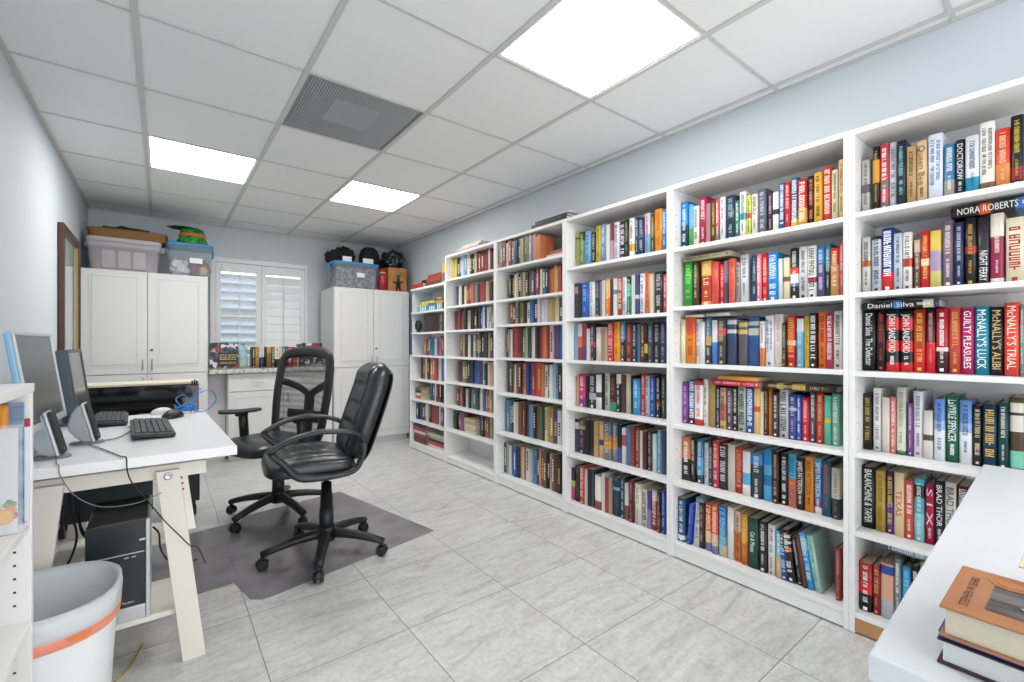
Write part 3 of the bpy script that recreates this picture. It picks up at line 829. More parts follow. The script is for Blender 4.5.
FAR = [
(4,3.086,2.505,1.783,0.205,0.184,'c0a080 9a7aa0 8a4a40 e0d8d8 a83038 7a5a80 888890 2a3048 3a6fb0 c0a040 6a6a40 3a8088 c8a880 3a6fa8 e08030 d8762a d8762a'),
(4,2.963,2.341,1.522,0.205,0.201,'1c1c1e 2a3048 e0e0dc c8b070 1c1c1c 888480 a89a8c b0a090 5a4030 2a2a30 3a6a48 6a4a80 a8307a a82a40 6a3a2a e4e0dc 2a7a88 24304a a04030 d8582a d8b83a c0a070 b83030'),
(4,2.957,2.341,1.317,0.178,0.175,'a83038 6a1a20 c0a880 2a3048 a0983a 1c1c1e e4e4e4 3a68b0 24304a d0c8d8 d0c8d8 d0c8d8 c8b088 c0a040 e0d8c0 555558'),
(4,3.0,2.345,1.048,0.241,0.25,'24304a 888c94 e0e0e0 b02a30 b83038 a82a30 4a3a30 8a8a40 a8b8a0 2a4a38 e0dcd4 e0dcd4 2a2a2c 6a2028 c02a30 d8703a b82830 d8c8c8 a82a48 2a5aa8 3a78b8'),
(4,2.993,2.347,0.759,0.248,0.247,'2a2a2c 6a4438 3a7a50 e4dcc8 b83038 3a3034 c02a30 c8a040 24308a 3a4aa8 b02a30 c03030 c84028 d8702a e4e4e0 2a7a78 e4e6e8 a8c8d8 5a98b8 2a3038'),
(4,3.019,2.347,0.432,0.265,0.255,'3a88a0 3a90b0 2a5aa8 1f2a50 e4e0dc d8ccb0 7a4a38 b03a30 1c1c1c 6a2028 3a88c0 5a98c0 1f1c1c 84402a 3a7a48 24281f e0d4a0 c8a040 a8882a 5a3a78 e4e4e6'),
(4,3.075,2.347,0.082,0.244,0.277,'4a5058 a8b8a8 e0e0dc 2a5ab0 2a62c0 1f2a50 c8a040 dccfb0 b83038 e4e2de d8ccb0 2f90c8 2f90c8 24304a e8843a 6a3a80 6a4a38 1c1a1a dcd0b8 84604a 6a2028 3a2a24'),
(5,3.977,3.199,1.786,0.213,0.198,'d8c83a d0c040 24305a 3a68b0 e4e6ea a0c0e0 6aa0d0 e6e8ea 2a4a40 1c1c1e d0c0a0 2a2a2a c85a38 a83030 6a4438 b02a38 d8ccb0 6a2430'),
(5,3.809,3.441,1.522,0.204,0.179,'24305a e4e4e4 2a2a2e dcd0b8 b02a30 6a2028 c86a5a 8a8a8c'),
(5,3.405,3.215,1.522,0.189,0.178,'a82a38 b83038 84402a e4e2de c0a070 6a4438'),
(5,3.83,3.459,1.291,0.193,0.185,'6a2028 b02a30 1c1c1e c0a070 2a2624 7a7a40 dcd0b8 1f1c1c 6a4438'),
(5,3.415,3.199,1.291,0.189,0.189,'24305a 2a58b0 d8e0ea 3a68b8 1c1c20 e4e4e4 e0e0dc 888c90'),
(5,3.748,3.199,1.036,0.204,0.215,'c88a88 6a4438 c0a070 1c1c1e e4e2de 2a2a2c a8b0a0 33363a 84868a 1c1c1e 24304a 2a3540 c0a888 6a4030'),
(5,3.784,3.195,0.793,0.216,0.202,'6a2028 24304a a87a50 2a4a38 1c1c1e 24305a 2a58a8 3a68b8 4a5868 e0e2e4 1f2a4a e0d4b8 d8a888'),
(5,3.806,3.202,0.56,0.179,0.197,'6a4438 b83a38 d89858 1c1c1e e4e4e0 dcd0b8 2a2a2c 888c90 2a8088 2a7a80 24305a 8a8a48 e4e4e0 3a68b0 c87a90 b02a38 c0a070'),
(5,3.85,3.614,0.33,0.167,0.173,'2a4a38 1c1c1e 6a2028 b03040 9a4a90 3a58a0 a03038'),
(5,3.407,3.213,0.33,0.186,0.186,'5a4a80 4a5868 24305a a83038 c8743a 6a4438 c8a888'),
(6,4.476,4.037,1.037,0.183,0.196,'d85a38 24304a 4a5868 2a8098 3a9ac8 c8d8e8 a8307a c87a90 6a4438 6a4a80'),
(6,4.576,4.054,0.776,0.225,0.229,'1f1c1c 84402a e4e2de 1c1c1e e08030 d8682a b83038 e4e4e4 2a58a8'),
(6,4.353,4.054,0.556,0.188,0.196,'3a68a8 4a5868 e0e2e4 6a4438 b02a30 3a2a28 5a3838'),
(6,4.688,4.054,0.32,0.179,0.197,'24305a 2a4a98 2a2a2e a82a38 e4e2de 1c1c1e b03030 84402a b83038 e4e4e4 4a4a98'),
]
# ------------------------------------------------------------------ the room
XL, XR, YF, YB, ZC = -.55, 2.475, 5.80, -1.1, 2.438
FRONT = 2.1908                      # front plane of the bookcases
def room():
    bm = B(); box(bm, XL-.1, XR+.1, YB-.1, YF+.1, -.05, 0); struct('floor', bm, FLOOR, label='pale grey veined square floor tiles')
    bm = B(); box(bm, XL-.1, XL, YB-.1, YF+.1, 0, ZC+.05); struct('wall_left', bm, WALL)
    bm = B(); box(bm, XR, XR+.1, YB-.1, YF+.1, 0, ZC+.05); struct('wall_right', bm, WALL)
    wx0, wx1, wz0, wz1 = .455, 1.348, .93, 2.045
    bm = B()
    box(bm, XL, wx0, YF, YF+.1, 0, ZC+.05); box(bm, wx1, XR, YF, YF+.1, 0, ZC+.05)
    box(bm, wx0, wx1, YF, YF+.1, 0, wz0); box(bm, wx0, wx1, YF, YF+.1, wz1, ZC+.05)
    struct('wall_back', bm, WALL)
    # suspended ceiling: lay-in tiles on a metal grid, openings kept for lamps and grille
    gx, sx, gy, sy = -.0828, .6196, 2.2634, .6407
    lamps = [(2, -2), (0, 2), (2, 2)]
    vent = (1, 0)
    xs = [XL]+[gx+i*sx for i in range(0, 5)]+[XR]
    ys = [YB]+[gy+j*sy for j in range(-5, 6)]+[YF]
    holes = set(lamps+[vent])
    bm = B()
    for i in range(len(xs)-1):
        for j in range(len(ys)-1):
            if (i-1, j-6) in holes: continue
            box(bm, xs[i], xs[i+1], ys[j], ys[j+1], ZC, ZC+.03)
    ce = struct('ceiling', bm, CEIL, label='white lay-in tile ceiling on a metal grid')
    g = B()
    for x in xs[1:-1]: box(g, x-.012, x+.012, YB, YF, ZC-.007, ZC-.001)
    for y in ys[1:-1]:
        for i in range(len(xs)-1): box(g, xs[i]+(.012 if i else 0), xs[i+1]-.012, y-.008, y+.008, ZC-.005, ZC-.001)
    for a in ((XL, XL+.022, YB, YF), (XR-.022, XR, YB, YF), (XL+.022, XR-.022, YF-.022, YF)): box(g, *a, ZC-.008, ZC-.001)
    obj('ceiling_grid', g, GRID, ce)
    names = {(2, -2): 'big glowing ceiling light panel close to the bookcase wall', (0, 2): 'glowing ceiling light panel by the wall with the framed picture',
             (2, 2): 'glowing ceiling light panel between grille and window wall'}
    for (i, j) in lamps:
        x0, x1, y0, y1 = gx+i*sx+.012, gx+(i+1)*sx-.012, gy+j*sy+.008, gy+(j+1)*sy-.008
        t = thing('ceiling_light', names[(i, j)], 'ceiling light', ((x0+x1)/2, (y0+y1)/2, ZC), 0, 'recessed ceiling light panels')
        f = B()
        for a in ((x0, x0+.012, y0, y1), (x1-.012, x1, y0, y1), (x0+.012, x1-.012, y0, y0+.012), (x0+.012, x1-.012, y1-.012, y1)): box(f, *a, ZC-.003, ZC+.03)
        box(f, x0, x1, y0, y1, ZC+.03, ZC+.05)
        obj('frame', f, TRIM, t)
        d = B(); box(d, x0+.012, x1-.012, y0+.012, y1-.012, ZC+.004, ZC+.01); obj('diffuser', d, LAMP, t)
    i, j = vent
    x0, x1, y0, y1 = gx+i*sx+.012, gx+(i+1)*sx-.012, gy+j*sy+.008, gy+(j+1)*sy-.008
    t = thing('ceiling_vent', 'grey louvred air return grille set in the ceiling', 'vent', ((x0+x1)/2, (y0+y1)/2, ZC))
    f = B()
    for a in ((x0, x0+.01, y0, y1), (x1-.01, x1, y0, y1), (x0+.01, x1-.01, y0, y0+.01), (x0+.01, x1-.01, y1-.01, y1)): box(f, *a, ZC-.003, ZC+.02)
    obj('frame', f, mat('vent_frame', '8d9090', .5), t)
    b = B(); box(b, x0, x1, y0, y1, ZC+.02, ZC+.03); obj('backing', b, mat('vent_backing', '55595a', .7), t)
    s = B(); n = 44
    for k in range(n):
        x = x0+.01+(x1-x0-.02)*(k+.5)/n
        quad(s, [(x-.0062, y0+.01, ZC+.006), (x+.0016, y0+.01, ZC+.001), (x+.0016, y1-.01, ZC+.001), (x-.0062, y1-.01, ZC+.006)])
    obj('louvres', s, mat('vent_louvre', 'a9adad', .45), t)
    b = B(); box(b, (x0+x1)/2-.12, (x0+x1)/2+.12, (y0+y1)/2-.13, (y0+y1)/2+.13, ZC+.009, ZC+.0195, .01); obj('damper_plate', b, mat('vent_plate', 'dfe2e2', .5), t)
    # window with plantation shutters
    wn = thing('window_1', 'shuttered window between the two tall white cabinets', 'window', (.92, YF, .93)); wn['kind'] = 'structure'
    f = B()
    for a in ((.405, .455, .905, 2.095), (1.348, 1.378, .905, 2.095)): box(f, a[0], a[1], YF-.03, YF, a[2], a[3], .004)
    box(f, .455, 1.348, YF-.03, YF, 2.045, 2.095, .004); box(f, .455, 1.348, YF-.03, YF, .905, .93, .004)
    obj('window_frame', f, TRIM, wn)
    gl = B(); box(gl, .455, 1.348, YF+.06, YF+.066, .93, 2.045); obj('glass', gl, GLASS, wn)
    fr = B()
    box(fr, .87, .905, YF+.045, YF+.08, .93, 2.045); box(fr, .455, 1.348, YF+.045, YF+.08, 1.47, 1.50)
    obj('sash_bar', fr, TRIM, wn)
    def shutter(x0, x1, tilt, name):
        s = B(); st = .048; ya, yb = YF-.022, YF+.008
        box(s, x0, x0+st, ya, yb, .935, 2.04, .003); box(s, x1-st, x1, ya, yb, .935, 2.04, .003)
        box(s, x0+st, x1-st, ya, yb, 1.945, 2.04, .003); box(s, x0+st, x1-st, ya, yb, .935, 1.02, .003)
        sh = obj('shutter', s, TRIM, wn); sh['label'] = name
        l = B(); z = 1.066; xa, xb = x0+st+.002, x1-st-.002
        while z < 1.93:
            M = Matrix.Translation((0, (ya+yb)/2, z)) @ Matrix.Rotation(R(tilt), 4, 'X')
            box(l, xa, xb, -.046, .046, -.0045, .0045, .003, M=M); z += .0905
        obj('louvre_blades', l, TRIM, sh)
        r = B(); box(r, (x0+x1)/2-.007, (x0+x1)/2+.007, YF-.066 if tilt < 60 else YF-.05, YF-.055 if tilt < 60 else YF-.04, 1.02, 1.93, .003); obj('tilt_rod', r, TRIM, sh)
    shutter(.457, .887, -38, 'shutter with open blades'); shutter(.889, 1.346, 76, 'shutter with closed blades')
    # skirting on the back wall beside the cabinets is hidden; left wall skirting
    bm = B(); box(bm, XL, XL+.012, 1.7, 5.1, 0, .09, .003); struct('baseboard_left', bm, TRIM)
room()
# neighbouring wall and ground seen through the shutters
bm = B(); box(bm, -3, 5, 8.6, 8.8, 0, 2.3); struct('wall_outside', bm, mat('outside_wall', '8aa2b4', .9), label='pale blue grey wall outside the window')
bm = B(); box(bm, -3, 5, 5.92, 8.6, -.05, 0); struct('ground_outside', bm, mat('outside_ground', '9aa4a6', .9), label='pale ground outside the window')

# ------------------------------------------------------------------ bookcases
def bookcase(name, label, y0, y1, shelves, top, kick=None, far_panel=False):
    """front at x=FRONT, shelves listed by the height of their upper faces"""
    t = thing(name, label, 'bookcase', (FRONT+.14, (y0+y1)/2, 0), 0, 'tall white bookcases')
    xb = FRONT+.28; th = .0185
    for ya, yb, s in ((y0, y0+th, 1), (y1-th, y1, -1)):
        hi = top
        if far_panel and s == -1:            # upper end panel set back and paler than the rest
            b = B(); box(b, FRONT+.03, xb, ya, yb, 1.0375, top, .0012); obj('upper_end_panel', b, mat('pale_panel', 'd5dbe6', .45), t)['label'] = 'pale blue grey end panel'
            hi = 1.037
        b = B(); box(b, FRONT, xb, ya, yb, .003, hi, .0012)
        yi = yb+.0004 if s == 1 else ya-.0004
        for xx in (FRONT+.037, xb-.05):
            z = .2
            while z < hi-.1:
                if all(abs(z-q) > .03 for q in shelves):
                    quad(b, [(xx-.0025, yi, z-.0025), (xx+.0025, yi, z-.0025), (xx+.0025, yi, z+.0025), (xx-.0025, yi, z+.0025)], 1)
                z += .064
        obj('side_panel', b, [WHITE, DARK], t)
    ya, yb = y0+th+.0004, y1-th-.0004
    b = B(); box(b, FRONT, xb, ya, yb, top-.022, top, .0012); obj('top_panel', b, WHITE, t)
    for z in shelves:
        b = B(); box(b, FRONT+.002, xb-.006, ya, yb, z-.02, z, .0012); obj('shelf', b, WHITE, t)
    b = B(); box(b, xb-.005, xb, ya, yb, .06, top-.022); obj('back_panel', b, WHITE, t)
    b = B(); box(b, FRONT+.006, FRONT+.022, ya, yb, .008, shelves[0]-.0205); k = obj('kick_plate', b, kick or WHITE, t)
    if kick: k['label'] = 'bare brown kick plate'
    return t
Z1 = [.085, .41, .725, 1.05, 1.365, 1.685]; Z2 = [.085, .412, .722, 1.053, 1.359, 1.677]; Z3 = [.085, .41, .728, 1.048, 1.333, 1.68]
Z4 = [.082, .432, .759, 1.048, 1.317, 1.522, 1.783]; Z5 = [.071, .33, .56, .793, 1.036, 1.291, 1.522, 1.786]; Z6 = [.078, .32, .556, .776]
bookcase('bookcase', 'tall white bookcase standing behind the white table with the stacked books', -.2045, .6095, Z1, 2.02, BROWNK)
bookcase('bookcase', 'tall white bookcase of six full shelves, second from the white table', .6105, 1.4235, Z2, 2.02)
bookcase('bookcase', 'tall white bookcase, third from the white table, with a black box beyond its top', 1.4245, 2.2415, Z3, 2.02)
bookcase('bookcase', 'tall white bookcase of seven shelves with black boxed set on its top', 2.2425, 3.0615, Z4, 2.02)
bookcase('bookcase', 'tall white bookcase with an empty bottom shelf and papers piled on top', 3.0625, 3.8995, Z5, 2.02)
bookcase('bookcase', 'shorter white bookcase next to the tall cabinet, small boxes along its top', 3.9005, 4.70, Z6+[1.037, 1.284, 1.507], 1.765, far_panel=True)
place_books()
far_books()
# ------------------------------------------------------------------ tall cabinets, counter
METAL = mat('brushed_metal', 'b9bbbd', .3, metal=1.0)
BLACKP = mat('black_plastic', '1b1c1e', .42)
def raised_door(bm, x0, x1, y, z0, z1):
    """front face at y (looking towards -y); a shallow raised panel set in a grooved surround"""
    box(bm, x0, x1, y, y+.018, z0, z1, .003)
    px0, px1, pz0, pz1 = x0+.07, x1-.07, z0+.072, z1-.055
    for a in ((px0-.012, px1+.012, pz0-.012, pz0), (px0-.012, px1+.012, pz1, pz1+.012), (px0-.012, px0, pz0, pz1), (px1, px1+.012, pz0, pz1)):
        box(bm, a[0], a[1], y-.004, y+.001, a[2], a[3], .0018)
    box(bm, px0+.006, px1-.006, y-.0045, y+.001, pz0+.006, pz1-.006, .004)
def tall_cabinet(label, x0, x1, yf=5.13):
    t = thing('storage_cabinet', label, 'cabinet', ((x0+x1)/2, yf+.27, 0), 0, 'tall white two part storage cabinets')
    b = B(); box(b, x0, x1, yf+.019, yf+.53, .07, 1.793, .002); box(b, x0+.01, x1-.01, yf+.05, yf+.53, 0, .07); obj('body', b, WHITE2, t)
    xm = (x0+x1)/2
    for (a, c, s) in ((x0+.003, xm-.002, -1), (xm+.002, x1-.003, 1)):
        d = B(); raised_door(d, a, c, yf, .897, 1.79); dd = obj('upper_door', d, WHITE2, t)
        h = B(); hx_ = xm+s*.032
        tube(h, smooth_path([(hx_, yf-.001, .93), (hx_, yf-.026, .94), (hx_, yf-.03, .975), (hx_, yf-.026, 1.01), (hx_, yf-.001, 1.02)], 4), .0055); obj('handle', h, METAL, dd)
        if s == 1:
            k = B(); lathe(k, [(0, .0), (.011, .0), (.011, .012), (.008, .014), (0, .014)], 16)
            bmesh.ops.transform(k, matrix=Matrix.Translation((xm+.03, yf, 1.105)) @ Matrix.Rotation(R(90), 4, 'X'), verts=k.verts); obj('lock', k, mat('lock_metal', '6b6c6e', .35, metal=1), dd)
        d = B(); raised_door(d, a, c, yf, .075, .891); dd = obj('lower_door', d, WHITE2, t)
        h = B(); tube(h, smooth_path([(hx_, yf-.001, .77), (hx_, yf-.026, .78), (hx_, yf-.03, .815), (hx_, yf-.026, .85), (hx_, yf-.001, .86)], 4), .0055); obj('handle', h, METAL, dd)
    return t
tall_cabinet('tall white cabinet in the corner by the framed picture, grey tote on top', -.546, .344)
tall_cabinet('tall white cabinet beside the bookcases, cardboard box and black bags on top', 1.497, 2.386)
GRAN = mat('granite', 'b9b4aa', .22)
_r = mix_noise(GRAN, '5f564c', 'd8d4cc', 55, 6, .36, .56, rough=.75)
t = thing('counter_top', 'speckled granite counter top under the shuttered window', 'counter', (.92, 5.4, .87))
b = B(); box(b, .35, 1.495, 5.10, 5.79, .872, .912, .006); obj('slab', b, GRAN, t)
t = thing('base_cabinet', 'white base cabinet with drawers under the granite counter', 'cabinet', (1.0, 5.4, 0))
b = B(); box(b, .505, 1.49, 5.17, 5.70, .08, .871, .002); box(b, .52, 1.49, 5.22, 5.70, 0, .08); obj('body', b, WHITE2, t)
for x0, x1 in ((.51, .995), (1.0, 1.485)):
    d = B(); box(d, x0, x1, 5.15, 5.169, .69, .862, .004); dd = obj('drawer', d, WHITE2, t)
    h = B(); xm = (x0+x1)/2; tube(h, smooth_path([(xm-.05, 5.149, .775), (xm-.04, 5.122, .775), (xm+.04, 5.122, .775), (xm+.05, 5.149, .775)], 5), .005); obj('handle', h, METAL, dd)
    d = B(); raised_door(d, x0, x1, 5.15, .085, .683); dd = obj('door', d, WHITE2, t)
    h = B(); hz = x1-.035 if x0 < .6 else x0+.035; tube(h, smooth_path([(hz, 5.149, .56), (hz, 5.122, .57), (hz, 5.122, .64), (hz, 5.149, .65)], 5), .005); obj('handle', h, METAL, dd)
t = thing('filler_panel', 'plain white filler panel between tall cabinet and base cabinet', 'panel', (.43, 5.4, 0))
b = B(); box(b, .349, .502, 5.34, 5.36, 0, .868, .002); obj('panel', b, WHITE2, t)

# ------------------------------------------------------------------ things on the corner cabinet
def tote(label, x0, x1, y0, y1, z0, z1, m, lidm):
    t = thing('storage_tote', label, 'storage tote', ((x0+x1)/2, (y0+y1)/2, z0))
    cx, cy, hx_, hy = (x0+x1)/2, (y0+y1)/2, (x1-x0)/2, (y1-y0)/2
    b = B()
    lathe(b, [(.86, 0), (.88, .006), (.95, (z1-z0)*.70), (.985, (z1-z0)*.705), (.99, (z1-z0)*.9)], 40, (cx, cy, z0), 0, hx_, hy, 9.0)
    for k in (-.42, -.02, .38):        # moulded upright panels on the long front
        ya = cy-hy*.915; box(b, cx+hx_*(k-.17), cx+hx_*(k+.17), ya-.006, ya+.02, z0+.02, z0+(z1-z0)*.63, .006)
    obj('tub', b, m, t)
    l = B(); lathe(l, [(.985, 0), (1.0, .004), (1.0, .03), (.95, .036), (.9, .033), (0, .033)], 40, (cx, cy, z0+(z1-z0)*.9), 0, hx_, hy, 9.0); obj('lid', l, lidm, t)
    for s in (-1, 1):
        h = B(); xx = cx+s*hx_*.99
        box(h, xx-.02, xx+.02, cy-.06, cy+.06, z0+(z1-z0)*.72, z0+(z1-z0)*.9, .008); obj('handle', h, m, t)
    return t
GREYT = mat('grey_tote', 'aaa7ab', .5)
tote('grey lidded plastic tote on the corner cabinet, under a brown basket', -.515, .0, 5.2, 5.56, 1.794, 2.075, GREYT, mat('grey_lid', 'b4b1b5', .45))
WICK = mat('wicker', '7a5636', .7)
tc = nd(WICK, 'ShaderNodeTexCoord'); wv = nd(WICK, 'ShaderNodeTexWave'); wv.inputs['Scale'].default_value = 34; wv.inputs['Distortion'].default_value = 7; wv.bands_direction = 'DIAGONAL'
rp = nd(WICK, 'ShaderNodeValToRGB'); rp.color_ramp.elements[0].color = hx('6b4828'); rp.color_ramp.elements[1].color = hx('98703f')
lk(WICK, tc.outputs['Object'], wv.inputs['Vector']); lk(WICK, wv.outputs['Fac'], rp.inputs['Fac']); lk(WICK, rp.outputs[0], bsdf(WICK).inputs['Base Color'])
t = thing('wicker_basket', 'brown wicker tray basket lying on the grey tote', 'basket', (-.23, 5.38, 2.083))
b = B(); lathe(b, [(.97, 0), (.985, .005), (1.0, .06), (1.02, .068), (.97, .072), (.94, .064), (.93, .02), (0, .02)], 40, (-.235, 5.38, 2.084), 0, .272, .17, 7.0)
tube(b, [(-.235+.272*1.0*math.copysign(abs(math.cos(a))**.3, math.cos(a)), 5.38+.17*math.copysign(abs(math.sin(a))**.3, math.sin(a)), 2.154) for a in [2*math.pi*k/60 for k in range(60)]], .008, 6, True); obj('basket', b, WICK, t)
b = B(); blob(b, (-.25, 5.38, 2.16), (.21, .13, .045), 0, 3, .5, 4, 4.0); obj('contents', b, mat('dark_cloth', '2b2622', .9), t)
PLAST = glass_mat('clear_plastic', 'cfdbe4', .28, .12)
BLUEL = mat('blue_lid', '3f8fc4', .35)
def clear_box(label, x0, x1, y0, y1, z0, z1, fill, flip=False):
    t = thing('clear_storage_box', label, 'storage box', ((x0+x1)/2, (y0+y1)/2, z0))
    cx, cy, hx_, hy = (x0+x1)/2, (y0+y1)/2, (x1-x0)/2, (y1-y0)/2; H = z1-z0
    b = B(); lathe(b, [(0, .001), (.87, .001), (.89, .008), (.97, H*.9), (1.0, H*.91), (1.0, H*.92)], 44, (cx, cy, z0), 0, hx_, hy, 10.0, caps=False); obj('tub', b, PLAST, t)
    l = B(); lathe(l, [(1.0, 0), (1.03, .004), (1.03, .022), (.97, .03), (.9, .024), (0, .024)], 44, (cx, cy, z0+H*.925), 0, hx_, hy, 10.0); obj('lid', l, BLUEL, t)
    for s in (-1, 1):
        h = B(); box(h, cx+s*hx_*1.02-.008, cx+s*hx_*1.02+.008, cy-.05, cy+.05, z0+H*.68, z0+H*.92, .005); obj('latch', h, BLUEL, t)
    fill(t, cx, cy, hx_, hy, z0, H)
    return t
def fill_gifts(t, cx, cy, hx_, hy, z0, H):
    b = B(); blob(b, (cx-hx_*.42, cy-hy*.25, z0+.085), (hx_*.42, hy*.5, .075), 0, 4, .45, 1, 2.4, z0+.012); obj('contents', b, mat('white_bag', 'dfe2e8', .4), t)['label'] = 'crumpled white bag'
    b = B(); blob(b, (cx+hx_*.3, cy-hy*.2, z0+.10), (hx_*.55, hy*.52, .085), 0, 4, .4, 2, 2.4, z0+.012); obj('contents', b, mat('dark_red_cloth', '7a2630', .6), t)['label'] = 'dark red fabric'
    b = B(); blob(b, (cx+hx_*.55, cy-hy*.74, z0+.06), (.035, .03, .045), 0, 3, .2, 3, 2, z0+.012); obj('contents', b, mat('straw_figure', 'c9a86a', .7), t)['label'] = 'small straw coloured figure'
    b = B(); box(b, cx-.01, cx+.09, cy-hy*.95-.003, cy-hy*.95-.001, z0+.125, z0+.175); obj('paper_label', b, mat('label_paper', 'ecebf0', .6), t)
clear_box('clear box with blue lid on the corner cabinet, under a green hat', .035, .395, 5.2, 5.54, 1.794, 2.10, fill_gifts)
GRN = mat('green_felt', '1f7a2f', .8); mix_noise(GRN, '0e4a1c', '43b04a', 26, 3)
t = thing('green_hat', 'green festive hat with orange band on the blue lidded box', 'hat', (.22, 5.36, 2.10))
b = B(); lathe(b, [(.125, 0), (.13, .012), (.118, .05), (.1, .075), (.102, .12), (.09, .15), (0, .155)], 28, (.235, 5.36, 2.1075), 0, 1, .9); obj('crown', b, GRN, t)
b = B(); lathe(b, [(.104, .078), (.109, .082), (.109, .103), (.104, .107)], 28, (.235, 5.36, 2.1075), 0, 1, .9); obj('band', b, mat('orange_band', 'd0703a', .6), t)
b = B(); blob(b, (.17, 5.34, 2.263), (.125, .1, .01), 0, 3, .3, 2); obj('brim', b, mat('dark_green_felt', '143f22', .8), t)

# ------------------------------------------------------------------ things on the other cabinet
def fill_dark(t, cx, cy, hx_, hy, z0, H):
    m = mat('sequin_fabric', '4a5058', .5); mix_noise(m, '14171c', '9a9da6', 38, 5, .42, .68)
    b = B(); box(b, cx-hx_*.86, cx+hx_*.86, cy-hy*.82, cy+hy*.82, z0+.006, z0+H*.84, .02); obj('contents', b, m, t)
    b = B(); box(b, cx-.005, cx+.085, cy-hy*.97-.003, cy-hy*.97-.001, z0+H*.44, z0+H*.62); obj('paper_label', b, mat('label_paper', 'ecebf0', .6), t)
clear_box('clear box of dark sparkly fabric with blue lid on the cabinet beside the bookcases', 1.505, 2.03, 5.17, 5.52, 1.794, 2.085, fill_dark)
BAG = mat('black_bin_bag', '17181a', .28, spec=.6)
def lump(name, label, cat, parts, m):
    t = thing(name, label, cat, parts[0][0][:2]+(parts[0][2],))
    b = B()
    for i, (c, r, zm) in enumerate(parts): blob(b, c, r, 0, 4, .34, 7+i*3+int(c[0]*10), 2.6, zm)
    obj('fabric', b, m, t); return t
lump('black_hat', 'black cloth hats heaped above the blue lid beside a white tag', 'hat', [((1.58, 5.33, 2.145), (.12, .12, .085), 2.09), ((1.70, 5.38, 2.18), (.10, .12, .10), 2.09), ((1.69, 5.42, 2.225), (.08, .08, .075), 2.09)], mat('black_felt', '141416', .85))
t = thing('bowler_hat', 'round black hat topping the black heap beside the ceiling', 'hat', (1.97, 5.36, 2.10))
b = B(); lathe(b, [(.15, 0), (.155, .006), (.13, .012), (.118, .02), (.12, .11), (.10, .18), (.06, .215), (0, .222)], 28, (1.975, 5.36, 2.098), 0, 1.0, .85); obj('crown', b, mat('black_felt', '141416', .85), t)
b = B(); lathe(b, [(.121, .024), (.125, .026), (.125, .05), (.121, .052)], 28, (1.975, 5.36, 2.098), 0, 1.0, .85); obj('band', b, mat('black_ribbon', '26272a', .35), t)
lump('rubbish_bag', 'shiny black plastic bag bulging over the cardboard box', 'bag', [((2.26, 5.34, 2.185), (.125, .17, .12), 2.085), ((2.20, 5.28, 2.165), (.08, .10, .09), 2.085)], BAG)
for x, w_, lab in ((1.66, .10, 'white paper tag on the blue lid in front of the black hats'), (1.90, .12, 'wider white paper tag on the blue lid before the round hat')):
    t = thing('paper_tag', lab, 'tag', (x, 5.19, 2.096), 0, 'white tags on the blue lid')
    b = B(); box(b, x-w_/2, x+w_/2, 5.188, 5.20, 2.0925, 2.15, .001); box(b, x-w_/2, x+w_/2, 5.20, 5.26, 2.0925, 2.0945); obj('card', b, mat('label_paper', 'ecebf0', .6), t)
RED = mat('red_sequin', 'b01822', .35); mix_noise(RED, '6a0c14', 'd83040', 60, 3)
t = thing('sequin_bag', 'shiny red sequinned pouch between clear box and cardboard box', 'pouch', (2.08, 5.2, 1.793))
b = B(); lathe(b, [(.03, 0), (.045, .01), (.046, .15), (.038, .19), (.03, .215), (.05, .255), (0, .25)], 20, (2.085, 5.21, 1.794), 0, 1, .9); obj('pouch', b, RED, t)
b = B(); tube(b, [(2.085+.034*math.cos(a), 5.21+.031*math.sin(a), 2.005) for a in [2*math.pi*k/24 for k in range(24)]], .005, 6, True); obj('tie', b, mat('label_paper', 'ecebf0', .6), t)
CARD = mat('cardboard', 'b07a42', .8); mix_noise(CARD, 'a56f38', 'bd8850', 8)
t = thing('cardboard_box', 'brown cardboard box with dark printed emblem on cabinet beside the bookcases', 'box', (2.25, 5.3, 1.793))
b = B(); box(b, 2.14, 2.375, 5.17, 5.44, 1.7935, 2.078, .003); obj('carton', b, CARD, t)
b = B()
for (c, r) in (((2.262, 1.99), (.03, .022)), ((2.262, 1.925), (.018, .05)), ((2.262, 1.865), (.032, .04)), ((2.225, 1.90), (.03, .012)), ((2.30, 1.905), (.03, .012)), ((2.243, 1.82), (.012, .03)), ((2.283, 1.82), (.012, .03))):
    f = b.faces.new([b.verts.new((c[0]+r[0]*math.cos(a), 5.1688, c[1]+r[1]*math.sin(a))) for a in [2*math.pi*k/14 for k in range(14)]]); f.material_index = 0
f = b.faces.new([b.verts.new((2.262+.022*math.cos(a), 5.1684, 2.0+.014*math.sin(a))) for a in [2*math.pi*k/14 for k in range(14)]]); f.material_index = 1
obj('printed_emblem', b, [mat('print_black', '26221e', .7), mat('print_teal', '4a9088', .7)], t)
t = thing('wooden_board', 'thin dark wooden board standing behind the cardboard box', 'board', (2.38, 5.5, 1.793))
b = B(); box(b, 2.379, 2.3855, 5.2, 5.6, 1.7935, 2.10, .002); obj('board', b, mat('dark_wood', '5a3f2a', .6), t)

